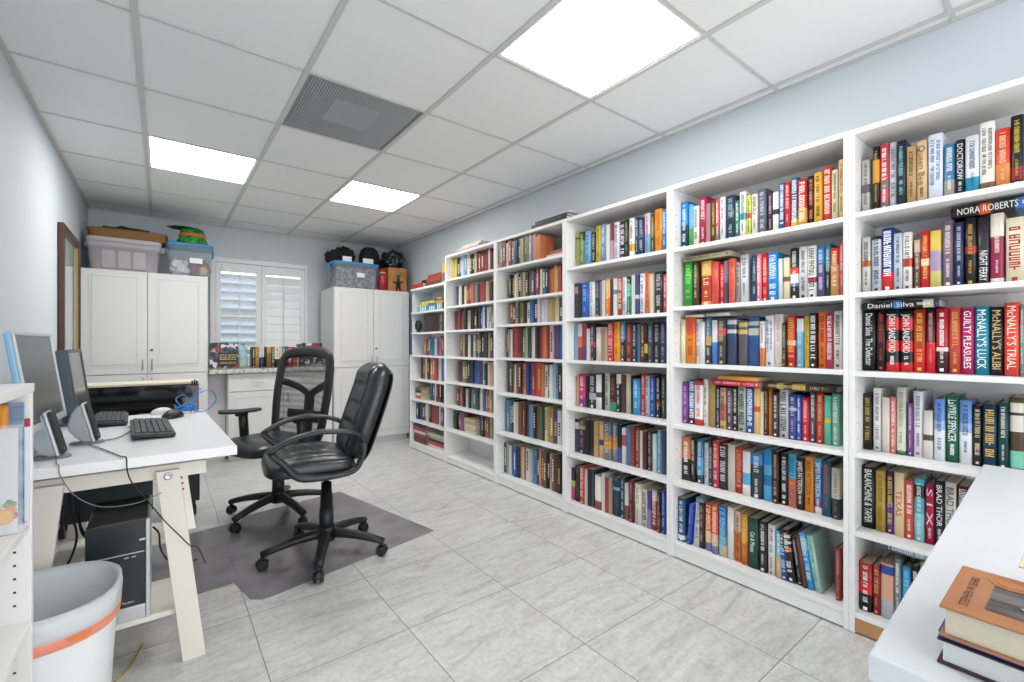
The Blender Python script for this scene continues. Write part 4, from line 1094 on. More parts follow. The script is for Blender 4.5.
# ------------------------------------------------------------------ framed picture on the left wall
t = thing('framed_picture', 'large brown framed picture on the wall beside the corner cabinet', 'picture', (XL+.02, 4.61, 1.4))
WOODF = mat('frame_wood', '4a2e22', .35)
y0, y1, z0, z1 = 4.215, 5.005, .86, 1.972
f = B()
for a in ((y0, y0+.05, z0, z1), (y1-.05, y1, z0, z1), (y0+.05, y1-.05, z0, z0+.05), (y0+.05, y1-.05, z1-.05, z1)): box(f, XL+.001, XL+.035, *a, .008)
obj('frame', f, WOODF, t)
f = B()
for a in ((y0+.05, y0+.054, z0+.05, z1-.05), (y1-.054, y1-.05, z0+.05, z1-.05), (y0+.054, y1-.054, z0+.05, z0+.054), (y0+.054, y1-.054, z1-.054, z1-.05)): box(f, XL+.002, XL+.024, *a)
obj('gilt_lip', f, mat('gilt', '9a8054', .4, metal=.6), t)
ART = mat('art_print', 'c2d0ca', .08, spec=.6, coat=.6)
mix_noise(ART, 'a9bfb6', 'd3ddd8', .9, 2, .35, .65, (1, .6, 3.6))
f = B(); box(f, XL+.002, XL+.012, y0+.0545, y1-.0545, z0+.0545, z1-.0545); obj('print', f, ART, t)
# ------------------------------------------------------------------ desk on trestles
DZ = .78
t = thing('desk', 'white desk top on trestles carrying two screens', 'desk', (-.16, 2.55, DZ))
b = B(); prism(b, [(XL+.003, 1.963), (.222, 1.963), (.19, 3.14), (XL+.003, 3.14)], 2, DZ-.034, DZ, 0, .003); obj('slab', b, DESKW, t)
b = B(); box(b, -.37, -.037, 2.985, 3.003, .30, DZ-.035, .003); obj('modesty_panel', b, mat('slate_panel', '2e3a40', .5), t)
TREST = mat('trestle_white', 'e6e2d8', .5)
def trestle(label, yc, s, zb=0.0):
    t = thing('trestle', label, 'trestle', (-.16, yc, 0), 0, 'white wooden desk trestles')
    yo = yc-s*.02
    b = B(); box(b, -.40, .134, yc-.018, yc+.018, .672, .722, .003); obj('beam', b, TREST, t)
    b = B(); box(b, -.39, .125, yc-.012, yc+.012, .7225, .7455); k = obj('top_rail', b, mat('bare_wood', '8a7355', .7), t); k['label'] = 'bare wood rail under the desk top'
    ya, yb = (yc-.044, yc-.019) if s > 0 else (yc+.019, yc+.044)
    for top, bot in (((-.018, .05), (.060, .130)), ((-.318, -.25), (-.395, -.325))):
        b = B(); prism(b, [(top[0], .705), (top[1], .705), (bot[1], zb), (bot[0], zb)], 1, ya, yb, 0, .002)
        L_ = obj('leg', b, TREST, t)
        bb = B(); xm = (top[0]+top[1])/2; yy = ya if s > 0 else yb
        lathe(bb, [(.0, 0), (.012, 0), (.013, .003), (.009, .004), (.007, .003), (0, .003)], 16)
        bmesh.ops.transform(bb, matrix=Matrix.Translation((xm+.002, yy, .686)) @ Matrix.Rotation(R(90*s), 4, 'X'), verts=bb.verts)
        if top[0] > -.1: obj('bolt', bb, METAL, L_)
        else: bb.free()
        # inner adjustable post with peg holes
        b = B(); sgn = 1 if top[0] > -.1 else -1
        px = top[1]-.014 if sgn > 0 else top[0]-.037
        prism(b, [(px, .705), (px+.035, .705), (px+.035+sgn*.03, .47), (px+sgn*.03, .47)], 1, yc-.016, yc+.010, 0, .001)
        for q in range(4):
            z = .69-q*.022; yq = yc-.0165 if s > 0 else yc+.0105; xq = px+.0175+sgn*(.705-z)*.1
            quad(b, [(xq-.003, yq, z-.003), (xq+.003, yq, z-.003), (xq+.003, yq, z+.003), (xq-.003, yq, z+.003)], 1)
        obj('adjusting_post', b, [TREST, DARK], t)
    b = B()
    y0, y1 = (yc-.018, yc+.27) if s > 0 else (yc-.27, yc+.018)
    box(b, -.385, .07, y0, y1, .172, .192, .003); obj('lower_shelf', b, TREST, t)
trestle('white trestle with splayed legs beside the waste bin', 2.08, 1)
trestle('white trestle under the far end of the desk', 3.085, -1, .0046)

# ------------------------------------------------------------------ screens
SILV = mat('silver_plastic', 'c6cacd', .3, metal=.3)
SLATE = mat('slate_plastic', '4a5560', .4)
SCRN = mat('screen', '4c5453', .22, spec=.5)
SCRN2 = mat('screen_pale', '5d6462', .16, spec=.6)
def screen(name, label, base, az, tilt, w_, h_, thick, zbot, bez, foot, front_m, back_m, bezel_m, scr_m, loc_z, bulge):
    """az: direction the screen faces; local +x forward, y across, z up"""
    t = thing(name, label, 'monitor', (base[0], base[1], loc_z), R(az))
    T = Matrix.Translation((0, 0, zbot)) @ Matrix.Rotation(R(-tilt), 4, 'Y')
    b = B(); box(b, -thick, -.004, -w_/2, w_/2, 0, h_, .006, M=T); sh = obj('casing', b, back_m, t, world=False)
    if bulge:
        b = B(); box(b, -thick-.045, -thick+.002, -w_*.36, w_*.36, h_*.1, h_*.86, .028, seg=4, M=T); obj('rear_cover', b, back_m, sh, world=False)
    b = B()
    for a in ((-w_/2, w_/2, 0, bez[1]), (-w_/2, w_/2, h_-bez[0], h_), (-w_/2, -w_/2+bez[0], bez[1], h_-bez[0]), (w_/2-bez[0], w_/2, bez[1], h_-bez[0])):
        box(b, -.005, .002, a[0], a[1], a[2], a[3], .0015, M=T)
    obj('bezel', b, bezel_m, t, world=False)
    b = B(); box(b, -.005, -.002, -w_/2+bez[0], w_/2-bez[0], bez[1], h_-bez[0], M=T); obj('screen', b, scr_m, t, world=False)
    b = B(); box(b, -thick-.03, -thick-.005, -.04, .04, .012, zbot+h_*.45, .006); obj('stand_neck', b, bezel_m if not bulge else back_m, t, world=False)
    b = B(); lathe(b, [(0, .0005), (foot[1], .0005), (foot[1], .008), (foot[1]-.015, .014), (0, .014)], 36, (foot[0], 0, 0), 0, .8, 1.05); obj('stand_foot', b, bezel_m if not bulge else back_m, t, world=False)
    return t
BLUEE = mat('pale_blue_casing', '86b8dc', .25)
screen('monitor', 'large silver framed screen with blue edge on the desk beside the small bookcase', (-.300, 2.20), -3, 8, .425, .315, .022, .105, (.011, .022), (-.09, .075), SILV, BLUEE, SILV, SCRN, DZ+.0005, False)
screen('monitor', 'smaller black square screen standing behind the silver framed one', (-.298, 3.0), -2, 7, .335, .285, .04, .07, (.016, .018), (-.05, .10), SLATE, SLATE, SLATE, SCRN2, DZ+.0005, True)

# ------------------------------------------------------------------ speakers
def speaker(label, x, y, az):
    t = thing('desktop_speaker', label, 'speaker', (x, y, DZ), R(az), 'small grey desktop speakers')
    gm = mat('speaker_grey', '9aa2a8', .4); T = Matrix.Translation((0, 0, .012)) @ Matrix.Rotation(R(-13), 4, 'Y')
    K = Matrix.Diagonal((.82, .95, 1, 1)); T = T @ K
    f = B(); lathe(f, [(0, .0005), (.042, .0005), (.042, .004), (.04, .009), (0, .01)], 28, (-.03, 0, 0), 0, 1.2, .8); obj('foot', f, mat('speaker_foot', '6d7478', .35), t, world=False)
    b = B(); n = 12
    prof = [(-.012, .0), (-.012, .145), (-.03, .142), (-.055, .12), (-.075, .085), (-.078, .06), (-.065, .03), (-.04, .004)]
    prism(b, prof, 1, -.036, .036, 0, .008); bmesh.ops.transform(b, matrix=T, verts=b.verts); obj('cabinet', b, gm, t, world=False, smooth=False)
    b = B(); box(b, -.0125, -.002, -.041, .041, -.001, .15, .006, M=T); obj('front_rim', b, mat('speaker_rim', 'cfd4d8', .35), t, world=False)
    b = B(); box(b, -.002, .008, -.037, .037, .002, .147, .007, M=T); g = obj('grille', b, mat('speaker_cloth', '23292c', .7), t, world=False)
    b = B(); box(b, .0075, .0088, -.006, .006, .012, .022, .001, M=T); obj('control_knob', b, METAL, g, world=False)
speaker('grey desktop speaker under the large silver framed screen', -.262, 2.125, -4)
speaker('grey desktop speaker beside the cordless black keyboard', -.195, 2.35, -4)

# ------------------------------------------------------------------ keyboards, mice
KEYB = mat('keyboard_black', '232528', .45); KEYC = mat('key_caps', '3a3d41', .5)
def keyboard(label, corners, rows=6, cols=15):
    """corners on the desk: near-front, near-back, far-back, far-front"""
    A, Bc, C, D = [Vector(c+(0,)) for c in corners]
    o = (A+Bc+C+D)/4; ux = ((D-A)+(C-Bc)).normalized(); ln = ((D-A).length+(C-Bc).length)/2; dp = ((Bc-A).length+(C-D).length)/2
    t = thing('keyboard', label, 'keyboard', (o.x, o.y, DZ), math.atan2(ux.y, ux.x), 'black desk keyboards')
    T = Matrix.Translation((0, 0, .0085)) @ Matrix.Rotation(R(4), 4, 'X')
    b = B(); box(b, -ln/2, ln/2, -dp/2, dp/2, .0, .016, .004, M=T); obj('base', b, KEYB, t, world=False)
    k = B(); dx = (ln-.02)/cols; dy = (dp-.02)/rows
    for i in range(cols):
        for j in range(rows):
            if j == 0 and 3 < i < 9: continue
            x = -ln/2+.01+i*dx; y = -dp/2+.01+j*dy
            box(k, x+.0012, x+dx-.0012, y+.0012, y+dy-.0012, .0155, .0225, .0015, seg=1, M=T)
    x = -ln/2+.01+4*dx; box(k, x+.0012, x+5*dx-.0012, -dp/2+.0112, -dp/2+.01+dy-.0012, .0155, .0225, .0015, seg=1, M=T)
    obj('keys', k, KEYC, t, world=False)
    b = B()
    for s in (-1, 1): box(b, s*ln*.42-.012, s*ln*.42+.012, dp/2-.02, dp/2-.01, .001, .012)
    obj('foot', b, KEYB, t, world=False)
keyboard('black keyboard lying near the desk edge in front of the mouse', ((.045, 2.297), (-.095, 2.283), (-.115, 2.76), (.018, 2.72)))
keyboard('black keyboard in front of the smaller black screen', ((-.128, 2.745), (-.25, 2.765), (-.268, 3.125), (-.138, 3.12)), cols=13)
def mouse(label, x, y, az, m, wheel, sx=1.0):
    t = thing('computer_mouse', label, 'computer mouse', (x, y, DZ), R(az), 'computer mice on the desk')
    b = B(); blob(b, (0, 0, .002), (.062*sx, .034*sx, .036*sx), 0, 4, 0, 0, 1, .001); obj('shell', b, m, t, world=False)
    b = B(); tube(b, [(.034*sx, 0, .0245*sx), (.046*sx, 0, .02*sx)], .0055, 10); obj('scroll_wheel', b, wheel, t, world=False)
mouse('black computer mouse beyond the keyboard near the desk edge', .045, 2.91, 62, BLACKP, SILV, 1.15)
mouse('white computer mouse beside the blue cable bundle', .0, 3.105, 30, mat('mouse_white', 'd6dade', .35), mat('mouse_grey', '8a8f94', .4), .9)
CBLUE = mat('blue_cable', '2f7fd0', .35)
t = thing('cable_bundle', 'tangled bundle of bright blue cable on the desk edge', 'cable', (.1, 3.08, DZ))
b = B(); rng = random.Random(3)
for k in range(5):
    pts = []
    for i in range(10):
        a = i*.9+k*.7; pts.append((.105+math.cos(a)*rng.uniform(.02, .055), 3.07+math.sin(a)*rng.uniform(.02, .05), DZ+.006+rng.uniform(0, .04)))
    tube(b, smooth_path(pts, 5), .0036, 6)
obj('coil', b, CBLUE, t)
b = B(); tube(b, smooth_path([(.12, 3.05, DZ+.03), (.16, 3.07, DZ+.10), (.22, 3.08, DZ+.115), (.245, 3.08, DZ+.06), (.20, 3.06, DZ+.008), (.14, 3.06, DZ+.006)], 8), .003, 6)
tube(b, smooth_path([(.10, 3.05, DZ+.02), (.06, 3.08, DZ+.075), (.1, 3.10, DZ+.095), (.13, 3.07, DZ+.04), (.16, 3.09, DZ+.12), (.175, 3.1, DZ+.12)], 8), .003, 6); obj('loop', b, CBLUE, t)
CBLK = mat('black_cable', '191a1b', .5); CGRY = mat('grey_cable', '6d7072', .5)
def cable(label, pts, r, m, name='cable', n=8):
    b = B(); tube(b, smooth_path(pts, n), r, 6); return tag(obj(name, b, m), label, 'cable')
cable('grey speaker lead draped over the desk front and sagging below the beam', [(-.275, 2.1, DZ+.004), (-.262, 2.0, DZ+.004), (-.252, 1.958, DZ+.004), (-.247, 1.955, .75), (-.214, 1.952, .685), (-.157, 1.955, .638), (-.083, 1.965, .626), (-.037, 1.99, .628), (.0, 2.0, .64)], .0017, CGRY)
cable('black lead hanging over the desk front across the trestle leg', [(-.215, 2.3, DZ+.004), (-.16, 2.15, DZ+.004), (-.11, 2.0, DZ+.004), (-.093, 1.957, DZ+.004), (-.090, 1.955, .74), (-.076, 1.955, .695), (-.036, 1.98, .62), (.009, 2.004, .535), (.05, 2.005, .475), (.081, 2.005, .43), (.105, 2.02, .41), (.13, 2.06, .33)], .002, CBLK)
cable('thin grey lead running from the speaker to the keyboard near the desk edge', [(-.2, 2.36, DZ+.004), (-.14, 2.40, DZ+.004), (-.10, 2.62, DZ+.004), (-.118, 2.70, DZ+.004)], .0022, CGRY)
cable('thin lead from the white mouse along the desk back', [(-.03, 3.10, DZ+.004), (-.06, 3.125, DZ+.004), (-.10, 3.128, DZ+.004)], .002, CGRY)

# ------------------------------------------------------------------ under the desk
PCB = mat('pc_black', '20292b', .3); PCG = mat('pc_gloss', '140e0b', .12, spec=.6)
t = thing('computer_tower', 'black and silver computer tower on the trestle shelf behind the waste bin', 'computer', (-.117, 2.215, .192))
x0, x1, y0, y1, z0, z1 = -.203, -.033, 2.062, 2.385, .1925, .54
b = B(); box(b, x0+.002, x1-.008, y0+.012, y1, z0+.004, z1-.004, .004); box(b, x0, x1-.006, y0+.012, y1, z1-.006, z1, .003); obj('case', b, PCG, t)
b = B(); box(b, x1-.008, x1, y0+.012, y1, z0, z1, .002); obj('side_cover', b, SILV, t)
b = B(); box(b, x0, x1-.013, y0, y0+.012, z0+.05, z1-.002, .003); fr = obj('front_panel', b, PCB, t)
b = B(); box(b, x0+.001, x1-.016, y0-.003, y0+.002, .427, .430); box(b, x1-.03, x1-.012, y0-.005, y0+.002, .468, .474, .001); obj('bright_strip', b, SILV, fr)
b = B(); box(b, x1-.0128, x1, y0-.002, y0+.012, z0, z1, .003); box(b, x0, x1-.013, y0-.002, y0+.012, z0, z0+.0495, .003); obj('silver_surround', b, SILV, t)
b = B()
for xx in (x1-.045, x1-.065): lathe(b, [(0, 0), (.007, 0), (.007, .003), (0, .003)], 12, (xx, y0-.001, .415))
bmesh.ops.transform(b, matrix=Matrix.Identity(4), verts=b.verts); obj('port_cover', b, SILV, fr)
b = B(); k = .0085; put_text(b, 'Pavilion', lambda x, y: (x1-.075+x*k*.85, y0-.0006, z0+.063+y*k)); obj('lettering', b, mat('silver_ink', 'd4d8da', .4), fr)
# wheeled cart beyond the desk
t = thing('rolling_cart', 'black wheeled cart with glossy front and pale top beyond the desk', 'cart', (-.15, 3.8, 0))
b = B(); box(b, -.51, .203, 3.70, 3.98, .893, .908, .003); obj('top_board', b, mat('pale_board', 'd6cdb8', .5), t)
b = B(); box(b, -.50, .197, 3.715, 3.735, .60, .892, .004); obj('glossy_front', b, mat('gloss_black', '0d0f11', .08, spec=.6), t)
b = B(); box(b, -.50, .197, 3.736, 3.96, .60, .892, .003); obj('body', b, BLACKP, t)
for x in (.143, -.50):
    b = B(); box(b, x, x+.06, 3.72, 3.96, .10, .599, .004); lg = obj('leg_panel', b, mat('navy_panel', '1c2330', .45), t)
    for y in (3.76, 3.92):
        c = B(); tube(c, [(x+.018, y, .034), (x+.042, y, .034)], .033, 18); box(c, x+.022, x+.038, y-.012, y+.012, .05, .101); obj('caster', c, BLACKP, lg)
b = B(); box(b, -.47, -.44, 3.73, 3.75, .10, .599, .003); obj('side_rail', b, mat('rail_grey', '8d979c', .5), t)
b = B()
for k, x in enumerate((.155, .168, .181)): box(b, x, x+.009, 3.69, 3.70, .88, .915+.006*(k % 2), .002)
obj('clip_row', b, BLACKP, t)
for i, (lab, pts) in enumerate((('black power lead hanging behind the trestle leg beside the bin', [(-.30, 2.5, .70), (-.29, 2.52, .5), (-.27, 2.5, .38), (-.30, 2.46, .28), (-.36, 2.44, .2)]),
    ('black power lead curling down to the back of the computer tower', [(-.275, 2.55, .70), (-.27, 2.56, .52), (-.255, 2.5, .40), (-.20, 2.45, .36), (-.15, 2.40, .34)]),
    ('looped black lead lying across the lower shelf', [(-.285, 2.6, .70), (-.28, 2.6, .45), (-.22, 2.52, .30), (-.21, 2.48, .21), (-.2, 2.42, .2)]),
    ('black lead curving out from behind the computer tower over the mat', [(-.03, 2.40, .40), (-.01, 2.39, .37), (-.005, 2.39, .31), (.02, 2.37, .26), (.08, 2.36, .235), (.12, 2.4, .22)]))):
    cable(lab, pts, .004, CBLK)
cable('yellow network lead lying on the floor under the trestle shelf', [(-.22, 1.98, .004), (-.15, 2.03, .004), (-.09, 2.12, .004), (-.06, 2.25, .004)], .0035, mat('yellow_cable', 'b8923a', .5))

# ------------------------------------------------------------------ waste bin
BINW = mat('bin_white', 'eef2f4', .35)
t = thing('waste_bin', 'white waste bin with plastic liner and orange drawstring in front of the trestle', 'bin', (-.265, 1.795, 0))
c = (-.268, 1.797, 0); sx_, sy_ = .172, .187
b = B(); lathe(b, [(0, .002), (.80, .002), (.82, .01), (.955, .42), (.97, .44), (.97, .455), (.94, .455), (.80, .02), (0, .02)], 48, c, 0, sx_, sy_, 2.5); obj('body', b, BINW, t)
LIN = glass_mat('bin_liner', 'eef2f5', .75, .25)
add_noise_bump(LIN, 22, .5, 3, .01)
b = B(); lathe(b, [(.74, .03), (.80, .2), (.87, .36), (.93, .452), (.965, .468), (1.0, .462), (1.012, .44), (1.0, .415), (.995, .404)], 60, c, 0, sx_, sy_, 2.5, caps=False)
rng = random.Random(8)
for v in b.verts:
    k = 1+rng.uniform(-.006, .006); v.co.x = c[0]+(v.co.x-c[0])*k; v.co.y = c[1]+(v.co.y-c[1])*k
nt = LIN.node_tree; tl = nd(LIN, 'ShaderNodeBsdfTranslucent'); tl.inputs[0].default_value = hx('f6f8fa'); ms = nd(LIN, 'ShaderNodeMixShader'); ms.inputs[0].default_value = .45
out_ = [n for n in nt.nodes if n.type == 'OUTPUT_MATERIAL'][0]
lk(LIN, bsdf(LIN).outputs[0], ms.inputs[1]); lk(LIN, tl.outputs[0], ms.inputs[2]); lk(LIN, ms.outputs[0], out_.inputs['Surface'])
ln = obj('liner', b, LIN, t)
b = B(); lathe(b, [(.988, .378), (.994, .38), (1.0, .404), (.994, .405)], 60, c, 0, sx_, sy_, 2.5, caps=False); obj('drawstring', b, glass_mat('orange_string', 'f09078', .92, .4), t)['label'] = 'orange drawstring'
b = B(); quad(b, [(c[0]+.07, c[1]-sy_*.985, .405), (c[0]+.125, c[1]-sy_*.93, .408), (c[0]+.11, c[1]-sy_*.955, .392), (c[0]+.085, c[1]-sy_*.985, .392)]); obj('drawstring_tab', b, mat('orange_tab', 'e07a30', .5), t)

# ------------------------------------------------------------------ chair mat
MATM = glass_mat('smoked_mat', '98959a', .5, .18)
_n = mix_noise(MATM, '7f7c81', 'a5a2a7', 7, 6, .35, .65)
t = thing('chair_mat', 'smoky grey translucent chair mat with a lip reaching under the desk', 'mat', (.7, 3.0, 0))
def rot(p, o, a): x, y = p[0]-o[0], p[1]-o[1]; return (o[0]+x*math.cos(a)-y*math.sin(a), o[1]+x*math.sin(a)+y*math.cos(a))
outl = [(1.335, 2.512), (1.10, 3.63), (.44, 3.50), (.405, 3.425), (-.19, 3.33), (-.20, 2.52), (.275, 2.557), (.318, 2.345), (.36, 2.312), (.41, 2.315)]
b = B(); prism(b, outl, 2, .0008, .004, 0, .0012); obj('sheet', b, MATM, t)
# ------------------------------------------------------------------ office chairs
LEATH = mat('black_leather', '24272a', .3, spec=.6)
add_noise_bump(LEATH, 30, .35, 5, .006)
CHB = mat('chair_black', '1c1d1f', .45)
def star_base(t, angs, hub_z, r_, colz, arm_w=.026):
    b = B(); lathe(b, [(0, hub_z-.045), (.045, hub_z-.045), (.05, hub_z-.03), (.045, hub_z+.02), (.035, hub_z+.035), (0, hub_z+.035)], 24)
    for a in angs:
        ca, sa = math.cos(R(a)), math.sin(R(a)); n = 7; pts = []; rr = []
        for i in range(n):
            f = i/(n-1); d = .025+f*(r_-.025); pts.append((ca*d, sa*d, hub_z-.005-.045*f*f)); rr.append(arm_w*(1.05-.35*f))
        tube(b, pts, arm_w, 10, rr=rr, flat=.75, up=(0, 0, 1))
    base = obj('star_base', b, CHB, t, world=False)
    for a in angs:
        ca, sa = math.cos(R(a)), math.sin(R(a)); x, y = ca*(r_-.008), sa*(r_-.008)
        c = B(); px, py = -sa, ca
        # trailing caster: wheels offset a little inwards
        for s in (-1, 1):
            w0 = (x+px*s*.008, y+py*s*.008, .0265); w1 = (x+px*s*.024, y+py*s*.024, .0265); w2 = (x+px*s*.021, y+py*s*.021, .0265)
            tube(c, [w0, w2, w1], .026, 18, rr=[.026, .026, .019])
        hood = smooth_path([(x+ca*.03*math.cos(q), y+sa*.03*math.cos(q), .0265+.03*math.sin(q)) for q in [R(k) for k in (5, 35, 70, 105, 140, 165)]], 3)
        tube(c, hood, .014, 8, flat=.25, up=(0, 0, 1)); tube(c, [(x, y, .05), (x, y, hub_z-.05)], .009, 10)
        obj('caster', c, CHB, base, world=False)
    b = B(); lathe(b, [(.040, hub_z), (.036, hub_z+.13), (.033, hub_z+.13), (.031, hub_z+.21), (.028, hub_z+.21), (.027, hub_z+.27), (.014, hub_z+.22), (.014, colz), (0, colz)], 20); obj('gas_column', b, CHB, t, world=False)
    return base
def padded(bm, nx, ny, fn, mi=0):
    """closed cushion: fn(u,v,side) gives points of the upper/lower skins over u,v in [-1,1]"""
    top = [[bm.verts.new(fn(-1+2*i/nx, -1+2*j/ny, 1)) for j in range(ny+1)] for i in range(nx+1)]
    bot = [[(top[i][j] if i in (0, nx) or j in (0, ny) else bm.verts.new(fn(-1+2*i/nx, -1+2*j/ny, -1))) for j in range(ny+1)] for i in range(nx+1)]
    for i in range(nx):
        for j in range(ny):
            for g, o in ((top, 1), (bot, -1)):
                q = [g[i][j], g[i+1][j], g[i+1][j+1], g[i][j+1]]
                try: f = bm.faces.new(q if o > 0 else q[::-1]); f.smooth = True; f.material_index = mi
                except ValueError: pass
def squircle(u, v, p=6):
    """map the square to a rounded square"""
    m = max(abs(u), abs(v))
    if m < 1e-6: return 0, 0, 0
    k = (abs(u)**p+abs(v)**p)**(1/p)
    return u*m/k, v*m/k, m
def leather_chair():
    t = thing('office_chair', 'black leather swivel chair with looped arms and tufted padding, nearer the bookcases', 'chair', (.715, 2.59, .0045), R(174))
    A = [32-174+72*k for k in range(5)]
    star_base(t, A, .125, .318, .515, .032)
    b = B(); box(b, -.11, .14, -.11, .11, .485, .515, .01); box(b, -.08, .06, -.05, .05, .455, .487, .008); obj('seat_plate', b, CHB, t, world=False)
    b = B(); tube(b, smooth_path([(.02, -.05, .475), (.03, -.2, .47), (.03, -.26, .455)], 5), .006, 8); obj('lever', b, CHB, t, world=False)
    # seat: waterfall front, tufted top
    def seat(u, v, s):
        x, y, m = squircle(u, v)
        X = .095+.215*x; Y = .255*y
        edge = 1-m**8
        if s > 0:
            z = .525+.06*edge**.6+.012*math.cos(x*2.2)*edge
            if m < .82: z -= .014*(math.exp(-((abs(y)-.33)/.05)**2)+math.exp(-((x+.1)/.05)**2)+math.exp(-((x-.45)/.05)**2)*.7)*(1-m/.85)
            z -= .014*math.exp(-((m-.80)/.04)**2)
            z -= .03*max(0, x-.4)**2
        else: z = .525-.03*edge**.4
        return (X, Y, z)
    b = B(); padded(b, 40, 40, seat); obj('seat_cushion', b, LEATH, t, world=False)
    # backrest, leaning 20 degrees
    T = Matrix.Translation((-.115, 0, .535)) @ Matrix.Rotation(R(-19), 4, 'Y')
    def back(u, v, s):
        x, y, m = squircle(u, v, 5)
        wdt = .235*(1-.10*max(0, x)**2-.04*max(0, -x))
        Z = .265+.275*x; Y = wdt*y; edge = 1-m**8
        if s > 0:
            d = .012+.052*edge**.6
            if m < .86: d -= .02*sum(math.exp(-((x-q)/.05)**2) for q in (-.35, .05, .45))*max(0, 1-abs(y)/.75)
            d -= .02*math.exp(-((abs(y)-.60)/.05)**2)*(1 if abs(x) < .8 else .3)
            d += .012*math.exp(-((x-.72)/.18)**2)*edge
            d -= .02*y*y*0
        else: d = .012-.055*edge**.45
        p = T @ Vector((d, Y, Z)); return p[:]
    b = B(); padded(b, 44, 36, back); obj('backrest', b, LEATH, t, world=False)
    b = B()
    def shell(u, v, s):
        x, y, m = squircle(u, v, 5); edge = 1-m**10
        d = -.046-.016*edge**.5 if s < 0 else -.046
        return (T @ Vector((d, .222*y*(1-.1*max(0, x)**2), .255+.262*x)))[:]
    padded(b, 24, 20, shell); obj('back_shell', b, CHB, t, world=False)
    for s in (-1, 1):
        y = s*.268
        pts = [(-.135, y*.93, .665), (-.06, y, .708), (.05, y*1.02, .723), (.12, y*1.03, .718), (.19, y*1.02, .702), (.255, y, .672), (.287, y, .651), (.278, y*.99, .628), (.235, y*.98, .585), (.195, y*.97, .535), (.155, y*.96, .507), (.08, y*.96, .497), (-.02, y*.96, .497), (-.09, y*.96, .51), (-.125, y*.95, .56)]
        b = B(); sp = smooth_path(pts, 7, True); rr = [.024+.012*math.exp(-((q/7-9.6)/2.2)**2) for q in range(len(sp))]
        tube(b, sp, .026, 12, True, flat=.56, up=(0, .02, 1), rr=rr)
        obj('arm_loop', b, mat('arm_plastic', '2a2c2e', .38), t, world=False)
    return t
leather_chair()
def mesh_chair():
    t = thing('office_chair', 'black swivel chair with see-through mesh back and padded T arms', 'chair', (.625, 3.40, .0045), R(205))
    star_base(t, [357-205+72*k for k in range(5)], .13, .33, .46, .034)
    b = B(); box(b, -.15, .13, -.13, .13, .425, .46, .012); box(b, -.09, .09, -.06, .06, .385, .427, .01); obj('seat_plate', b, CHB, t, world=False)
    b = B(); tube(b, smooth_path([(.06, .08, .43), (.10, .22, .42), (.14, .30, .395)], 5), .006, 8); tube(b, [(.135, .29, .397), (.155, .33, .385)], .012, 10, flat=.5); obj('lever', b, CHB, t, world=False)
    def seat(u, v, s):
        x, y, m = squircle(u, v, 4.5)
        X = .065+.245*x; Y = .262*y; edge = 1-m**7
        if s > 0: z = .475+.065*edge**.55-.012*math.exp(-(y/.5)**2-(x/.6)**2)-.035*max(0, x-.35)**2
        else: z = .475-.02*edge**.4
        return (X, Y, z)
    b = B(); padded(b, 32, 32, seat); obj('seat_cushion', b, LEATH, t, world=False)
    T = Matrix.Translation((-.12, 0, .50)) @ Matrix.Rotation(R(-9), 4, 'Y')
    def P(y, z, off=0.0): return (T @ Vector((-.03*(1-(y/.26)**2)+.05*(z-.28)**2-.012+off, y, z)))[:]
    loop = [(1.1*q[0], q[1]) for q in [(.205, .03), (.228, .16), (.238, .30), (.235, .44), (.222, .545), (.18, .59), (.08, .605), (-.08, .605), (-.18, .59), (-.222, .545), (-.235, .44), (-.238, .30), (-.228, .16), (-.205, .03), (-.12, -.02), (.12, -.02)]]
    b = B(); tube(b, smooth_path([P(*q) for q in loop], 6, True), .036, 12, True, flat=.5, up=(1, 0, .15)); obj('back_frame', b, CHB, t, world=False)
    m = bpy.data.materials.new('chair_mesh'); m.use_nodes = True; bs = bsdf(m); bs.inputs['Base Color'].default_value = hx('1b1c1e'); bs.inputs['Roughness'].default_value = .6
    tc = nd(m, 'ShaderNodeTexCoord'); wv = nd(m, 'ShaderNodeTexWave', wave_type='BANDS', bands_direction='Z'); wv.inputs['Scale'].default_value = 7; wv.inputs['Distortion'].default_value = 1.6; wv.inputs['Detail'].default_value = 0
    rp = nd(m, 'ShaderNodeMapRange'); rp.inputs[3].default_value = .5; rp.inputs[4].default_value = .66
    lk(m, tc.outputs['Object'], wv.inputs['Vector']); lk(m, wv.outputs['Fac'], rp.inputs[0]); lk(m, rp.outputs[0], bs.inputs['Alpha'])
    b = B(); nx, ny = 20, 24
    def rim(z): return .243 if z > .1 and z < .5 else .243-.5*max(0, .1-z)**1.0*.6-1.2*max(0, z-.5)
    g = [[b.verts.new(P((-1+2*i/nx)*rim(-.01+.605*j/ny), -.01+.605*j/ny)) for j in range(ny+1)] for i in range(nx+1)]
    for i in range(nx):
        for j in range(ny): b.faces.new((g[i][j], g[i+1][j], g[i+1][j+1], g[i][j+1])).smooth = True
    obj('mesh_panel', b, m, t, world=False)
    b = B()
    tube(b, smooth_path([P(0, -.10, -.05), P(0, .05, -.06), P(0, .25, -.045), P(0, .31, -.04)], 6), .048, 12, flat=.4, up=(1, 0, 0))
    for s in (-1, 1): tube(b, smooth_path([P(0, .30, -.04), P(s*.09, .345, -.035), P(s*.18, .375, -.02), P(s*.25, .39, 0)], 6), .027, 10, flat=.5, up=(1, 0, 0), rr=None)
    box(b, -.26, -.10, -.045, .045, .43, .46, .01); obj('spine_support', b, CHB, t, world=False)
    b = B(); n = 18
    pts = [P(-.17+.34*i/n, .15, -.028) for i in range(n+1)]
    tube(b, pts, .045, 10, flat=.18, up=(1, 0, 0)); obj('lumbar_pad', b, mat('lumbar_grey', '3a3c3f', .5), t, world=False)
